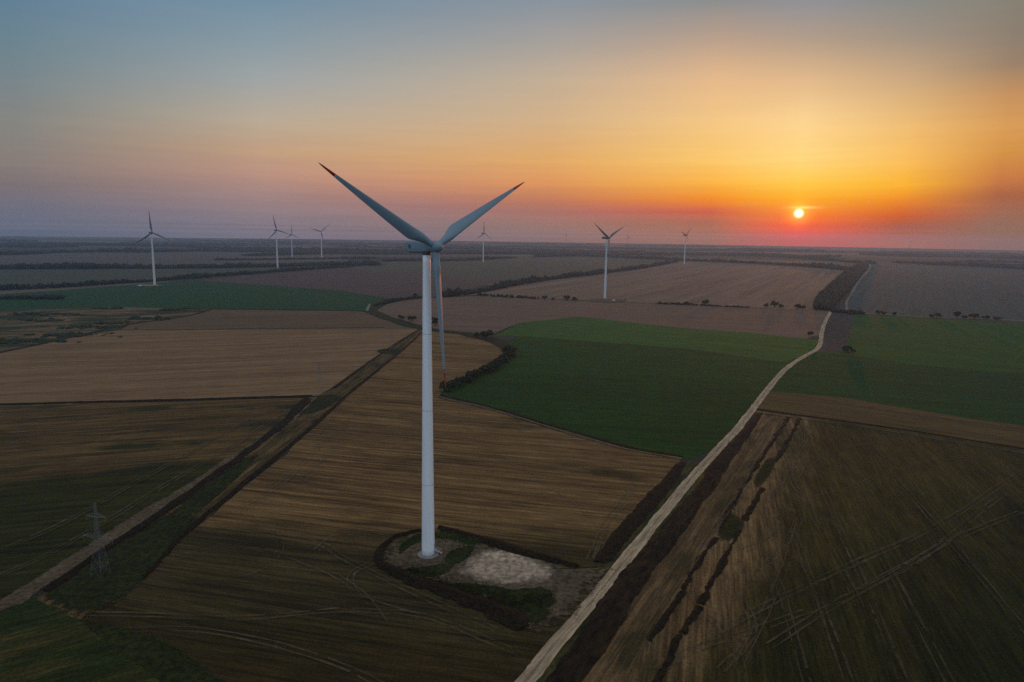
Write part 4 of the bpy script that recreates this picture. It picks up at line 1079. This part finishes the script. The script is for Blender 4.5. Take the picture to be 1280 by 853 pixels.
# the broad tree belt by the road end
def inside(p, poly):
    c = False; n = len(poly)
    for i in range(n):
        a, b = poly[i], poly[(i + 1) % n]
        if (a.y > p[1]) != (b.y > p[1]) and p[0] < (b.x - a.x) * (p[1] - a.y) / (b.y - a.y) + a.x: c = not c
    return c
wood_poly = [G(*p) for p in [(1017, 387), (1038, 388.6), (1050, 375), (1066, 357), (1085, 332.5), (1083, 329), (1060, 338.5), (1034, 363), (1021, 377)]]
r = np.random.default_rng(3)
xs = [p.x for p in wood_poly]; ys = [p.y for p in wood_poly]
Vs, Fs, off = [], [], 0
bv, bf = ICO1
y = min(ys)
while y < max(ys):
    st = 4.2 * (1 + (y - 950) / 2600)
    x = min(xs)
    while x < max(xs):
        p = (x + r.normal() * 0.8, y + r.normal() * 0.8)
        if inside(p, wood_poly):
            hh = r.uniform(7.5, 13.0); rr = st * r.uniform(0.55, 0.85)
            v = bv * (1 + 0.25 * r.normal(size=(len(bv), 1))) * np.array([rr, rr, hh * 0.5]) + np.array([p[0], p[1], hh * 0.5])
            v[:, 2] = np.maximum(v[:, 2], 0.02)
            Vs.append(v); Fs.append(bf + off); off += len(v)
        x += st
    y += st
tag(mesh_np('wood', np.concatenate(Vs), np.concatenate(Fs), speckle_mat('wood_foliage', (0.016, 0.017, 0.011), (0.052, 0.046, 0.030), 0.16)), 'dark dense tree belt at the end of the winding dirt road', 'wood', kind='stuff')

belt('treeline', [(-30, 366), (0, 363.5), (80, 359.5), (130, 356), (193, 352), (240, 348.5), (330, 341.5), (430, 334), (466, 330.5)], 9, 7.5, 'long dark hedge line slanting behind the bluish green field', seed=1, spacing=4)
belt('treeline', [(-40, 336), (0, 336), (240, 335), (330, 333.5), (430, 331), (470, 332)], 60, 9, 'broad straight dark tree belt above the slanting hedge line', seed=2, spacing=9)
belt('treeline', [(-30, 319.5), (20, 318.5), (75, 316), (130, 315.5), (190, 315.5), (300, 313)], 60, 12, 'far dark tree belt near the left horizon', seed=3, spacing=12)
belt('treeline', [(-20, 374), (20, 373.8), (50, 373.8), (76, 374)], 16, 6, 'low dark thicket below the slanting hedge line', seed=4, spacing=4)
belt('treeline', [(556, 371.5), (600, 365.5), (640, 357.5), (690, 349.5), (730, 345), (760, 341), (800, 336), (845, 328)], 13, 9, 'dark tree belt climbing across the fields behind the road', seed=5, spacing=4.5)
belt('treeline', [(673, 321.5), (720, 320.5), (770, 322), (850, 326), (900, 328), (950, 329.8), (1010, 333.5), (1060, 338)], 45, 10, 'dark tree belt closing the striped brown field', seed=6, spacing=9)
belt('treeline', [(924, 319.5), (980, 321.5), (1040, 326), (1086, 330)], 60, 10, 'dark tree belt below the setting sun', seed=7, spacing=12)
belt('treeline', [(1119, 328.5), (1170, 331), (1230, 334), (1300, 337.5)], 40, 9, 'dark tree belt behind the grey brown field', seed=8, spacing=9)
belt('treeline', [(480, 326.5), (560, 326.5), (600, 325), (642, 322.5)], 30, 8, 'far dark tree belt behind the slim upright turbine', seed=9, spacing=9)
belt('treeline', [(380, 317), (480, 318.2), (560, 317.8), (650, 317.5)], 60, 10, 'upper of two far straight dark tree belts', seed=10, spacing=13)
belt('treeline', [(655, 317.5), (720, 319), (800, 318.5)], 70, 10, 'short far dark belt right of the straight ones', seed=11, spacing=13)
belt('treeline', [(270, 325.5), (340, 325), (400, 324), (470, 323.7)], 14, 6, 'thin dark far hedge in front of the raised V turbine', seed=12, spacing=6)
belt('treeline', [(310, 320), (370, 318.5), (430, 317.2), (480, 317)], 60, 8, 'far dark belt under the hazy edge on turbine', seed=13, spacing=12)
# the rest of the plain: belts and copses that merge into dark lines near the horizon
r = np.random.default_rng(21)
Vs, Fs, off = [], [], 0
for k in range(120):
    d = 3600 * (2.62 ** r.uniform(0, 1)); a = r.uniform(-52, 55)
    c = np.array([d * math.sin(R_(a)), d * math.cos(R_(a))])
    th = r.choice([R_(2), R_(-4), R_(6), R_(-9)]) + r.normal() * 0.03
    L = r.uniform(250, 1500)
    sp = 16 + d / 400
    wdt = r.uniform(15, 90)
    n = int(L / sp)
    h = r.uniform(7, 13)
    for i in range(n):
        for q in range(max(1, int(wdt / 40))):
            hh = h * r.uniform(0.6, 1.3); rr = sp * r.uniform(0.7, 1.1)
            p = c + np.array([math.cos(th), math.sin(th)]) * (i - n / 2) * sp + np.array([-math.sin(th), math.cos(th)]) * (q * 30 + r.normal() * 6)
            if np.hypot(*p) > 9800: continue
            v = ICO1[0] * (1 + 0.22 * r.normal(size=(len(ICO1[0]), 1))) * np.array([rr, rr, hh * 0.5]) + np.array([p[0], p[1], hh * 0.47])
            v[:, 2] = np.maximum(v[:, 2], 0.02)
            Vs.append(v); Fs.append(ICO1[1] + off); off += len(v)
tag(mesh_np('distant_treelines', np.concatenate(Vs), np.concatenate(Fs), M_FOL2), 'far tree belts merging into dark lines towards the horizon', 'treelines', kind='stuff')

# bushes along the farm tracks
BUSH = 'bushes along the farm track'
for i, (px, py, w, h, lab) in enumerate([
    (680.7, 375.0, 7, 7, 'round dark bush on the farm track, nearest to the low hedge'),
    (690.8, 375.4, 5, 4.5, 'small bush between two bigger ones on the farm track'),
    (708.6, 376.0, 10, 8, 'wide dark bush on the farm track left of the striped field turbine'),
    (718.7, 376.3, 7, 6.5, 'round bush nearest the striped field turbine foot'),
    (882, 381.6, 10, 9, 'big dark bush on the farm track between low hedge and tree belt'),
    (858, 381.2, 6, 6, 'bush close beside the biggest track bush'),
    (846, 380.8, 6, 4, 'low bush at the right end of the track hedge'),
    (957.7, 384.4, 7, 6, 'bush just left of the tallest track bush'),
    (968.4, 384.6, 9, 11, 'tallest pointed bush on the farm track before the tree belt'),
    (976, 385.4, 7, 6, 'bush hugging the tallest pointed track bush'),
    (996, 386.5, 8, 8, 'rounded bush left of the tree belt end'),
    (1003.5, 387, 7, 6.5, 'smaller rounded bush closest to the tree belt end'),
    (1099, 393.8, 7, 6, 'bush on the right track, first of a close pair'),
    (1105, 394.2, 5, 5, 'bush on the right track, second of a close pair'),
    (1117.5, 394.6, 5, 5, 'lone small bush on the right track'),
    (1164, 397.2, 6, 5, 'small bush at the end of the right track hedge gap'),
    (1171, 397.6, 8, 7, 'dark bush on the right track left of the tall tree'),
    (1205, 398.6, 8, 4.5, 'low bush between tall tree and wide bush on the right track'),
    (1218, 399.2, 11, 8, 'wide dark bush right of the tall tree on the track'),
    (1232, 399.8, 7, 6.5, 'paler green bush beside the wide dark one'),
    (1247, 400.4, 10, 5, 'last low spreading bush on the right track'),
    (1061, 393, 8, 5, 'bush on the track corner beside the ploughed strip top'),
    (1070, 393.4, 8, 6, 'dark bush at the start of the right track'),
    (1061, 441.2, 11, 6, 'lone round bush on the yellow green patch'),
    (1010, 420.5, 8, 5.5, 'lone bush at the corner of the brown field by the road'),
    (518.8, 372.4, 7, 8, 'round bush at the top of the curving bank'),
    (515, 401.6, 7, 7.5, 'bush inside the curving bank left of the tower'),
    (502, 399.3, 9, 5, 'low wide bush inside the curving bank'),
    (544, 407.2, 7, 10, 'bush on the bank behind the hanging blade'),
    (607, 424, 13, 9, 'large dark bush on the bank above the green crop'),
    (597, 421.5, 7, 5, 'small bush left of the large bank bush'),
]):
    shrub('bush', G(px, py), w * 1.15, h, lab, 'bush', BUSH, seed=i)
t = shrub('tree', G(1195.5, 398.4), 8, 12, 'tall pale crowned tree among the right track bushes', 'tree', seed=77, n=520, tall=True)

# the curved hedge at the edge of the green crop: separate bushes shoulder to shoulder
hp = catmull([G(*p) for p in [(636, 438), (638, 446), (628, 455), (614, 462), (601, 470), (582, 478), (569, 485), (553, 491)]], False, 8)
L = [0]
for a, b in zip(hp[:-1], hp[1:]): L.append(L[-1] + (b - a).length)
r = np.random.default_rng(5)
N = 30
for i in range(N):
    s = L[-1] * (i + 0.5) / N
    k = max(j for j in range(len(L)) if L[j] <= s)
    p = hp[k].lerp(hp[min(k + 1, len(hp) - 1)], (s - L[k]) / max(1e-6, L[min(k + 1, len(L) - 1)] - L[k]))
    p = p + Vector((r.normal() * 1.6, r.normal() * 1.6, 0))
    shrub('bush', p, r.uniform(7, 11), r.uniform(4.0, 7.5), 'dark bush in the dense curved hedge edging the green crop', 'bush', 'bushes of the curved hedge', seed=200 + i, n=380)

# low hedges along the far track
belt('hedge', [(598, 370.2), (645, 372.6), (672, 374.4)], 5, 4.2, 'low dark hedge along the left end of the farm track', seed=31, spacing=2.6)
belt('hedge', [(822, 380.6), (856, 381.6), (900, 383.2), (935, 384.8)], 3.5, 2.6, 'low dark hedge right of the striped field turbine', seed=32, spacing=2.4)
belt('hedge', [(1040, 390.2), (1058, 391.5), (1078, 393)], 7, 5, 'dark hedge across the foot of the tree belt strip', seed=33, spacing=2.8)
belt('hedge', [(470, 382.5), (480, 379.5), (496, 376), (516, 373.8), (535, 372.8)], 8, 3.5, 'dark scrub along the upper side of the curving bank', seed=34, spacing=3)
# dark scrub patches in the rough pasture
for i, (px, py, w, n_) in enumerate([(40, 396, 60, 3), (95, 413, 60, 3), (130, 408, 34, 2), (200, 390, 30, 2), (225, 388.5, 26, 2), (35, 404, 40, 2), (60, 424, 60, 3), (175, 402, 40, 2), (15, 432, 50, 3), (115, 388, 34, 2)]):
    c = G(px, py)
    Vs, Fs, off = [], [], 0
    for q in range(int(w * 0.9)):
        rr = abs(r.normal()) * 1.1 + 0.8
        p = np.array([c.x + r.normal() * w * 0.32, c.y + 22 + r.normal() * 5 + 0.08 * r.normal() * w, 0.2])
        v = ICO1[0] * (1 + 0.3 * r.normal(size=(len(ICO1[0]), 1))) * np.array([rr * 1.5, rr * 1.5, rr * 0.75]) + p
        v[:, 2] = np.maximum(v[:, 2], 0.02)
        Vs.append(v); Fs.append(ICO1[1] + off); off += len(v)
    tag(mesh_np('scrub', np.concatenate(Vs), np.concatenate(Fs), M_FOL), 'patches of low dark scrub in the rough pasture', 'scrub', kind='stuff')

# fresh grass tussocks on the bank by the turbine foot
r = np.random.default_rng(9)
def tussocks(name, line, n, spread, h, mat, label, lean=0.25):
    P = densify([G(*p) for p in line], 0.6)
    k = r.integers(0, len(P), n)
    c = np.array([[P[i].x, P[i].y, 0.05] for i in k]) + np.column_stack([r.normal(size=(n, 2)) * spread, np.zeros(n)])
    a = r.uniform(0, 6.28, n); w = r.uniform(0.12, 0.3, n); hh = h * r.uniform(0.4, 1.2, n)
    d = np.column_stack([np.cos(a), np.sin(a), np.zeros(n)]) * w[:, None]
    tip = np.column_stack([r.normal(size=(n, 2)) * lean * hh[:, None], hh])
    V = np.stack([c - d, c + d, c + tip], 1).reshape(-1, 3)
    o = mesh_np(name, V, np.arange(3 * n).reshape(n, 3), mat)
    return tag(o, label, 'grass', kind='stuff')
tussocks('grass', [(546, 671), (560, 672), (575, 674), (592, 680)], 2600, 1.1, 1.1, M_LGREEN, 'fresh green grass on the bank behind the turbine foot')
tussocks('grass', [(504, 684), (512, 677), (524, 671), (530, 669)], 1600, 0.8, 0.7, M_LGREEN, 'green grass fringe left of the turbine foot')
tussocks('grass', [(505, 712), (552, 730), (600, 746), (640, 758), (680, 752)], 5000, 2.2, 0.8, M_DGREEN, 'dark rank grass on the slope below the gravel')

# transformer kiosks at the feet of two far turbines
def kiosk(loc, rz, label):
    root = empty('transformer_kiosk', loc, rz)
    tag(root, label, 'kiosk', 'transformer kiosks beside turbine feet')
    bm = bmesh.new(); box(bm, (0, 0, 1.3), (4.2, 2.6, 2.6)); mesh_bm('wall', bm, M_WHITE, root)
    bm = bmesh.new(); box(bm, (0, 0, 2.72), (4.6, 3.0, 0.22)); box(bm, (0, 0, 2.9), (3.4, 2.0, 0.16)); mesh_bm('roof', bm, M_GREY, root)
    for s in (-1, 1):
        bm = bmesh.new(); box(bm, (s * 0.95, -1.33, 1.1), (1.3, 0.06, 2.0)); mesh_bm('door', bm, M_GREY, root)
kiosk(G(175, 358), 0.2, 'tiny pale kiosk left of the foot of the turbine in the bluish green field')
kiosk(G(767, 376.6), 0.1, 'tiny pale kiosk right of the foot of the striped field turbine')
patch('pad', [(737, 376), (748, 374), (778, 374.6), (782, 376.6), (768, 378.4), (745, 377.6)], M_BARE_S, 'bare pad at the foot of the striped field turbine', 'pad')
patch('pad', [(168, 357.5), (180, 356.2), (200, 356.4), (203, 357.6), (185, 358.6)], M_PALE_S, 'pale pad at the foot of the turbine in the bluish green field', 'pad')

# ------------------------------------------------------------------ evening haze
hm = bpy.data.materials.new('haze'); hm.use_nodes = True
ht = hm.node_tree; ht.nodes.clear()
pv = ht.nodes.new('ShaderNodeVolumePrincipled'); ho = ht.nodes.new('ShaderNodeOutputMaterial')
pv.inputs['Color'].default_value = (0.46, 0.68, 0.96, 1)
pv.inputs['Density'].default_value = 9.0e-5
pv.inputs['Anisotropy'].default_value = 0.5
ht.links.new(pv.outputs[0], ho.inputs['Volume'])
bm = bmesh.new()
box(bm, (0, 0, (170 - 45) / 2), (25200, 25200, 170 + 45))
hz = mesh_bm('haze', bm, hm)
tag(hz, 'thin bluish evening haze lying over the plain', 'haze', kind='stuff')
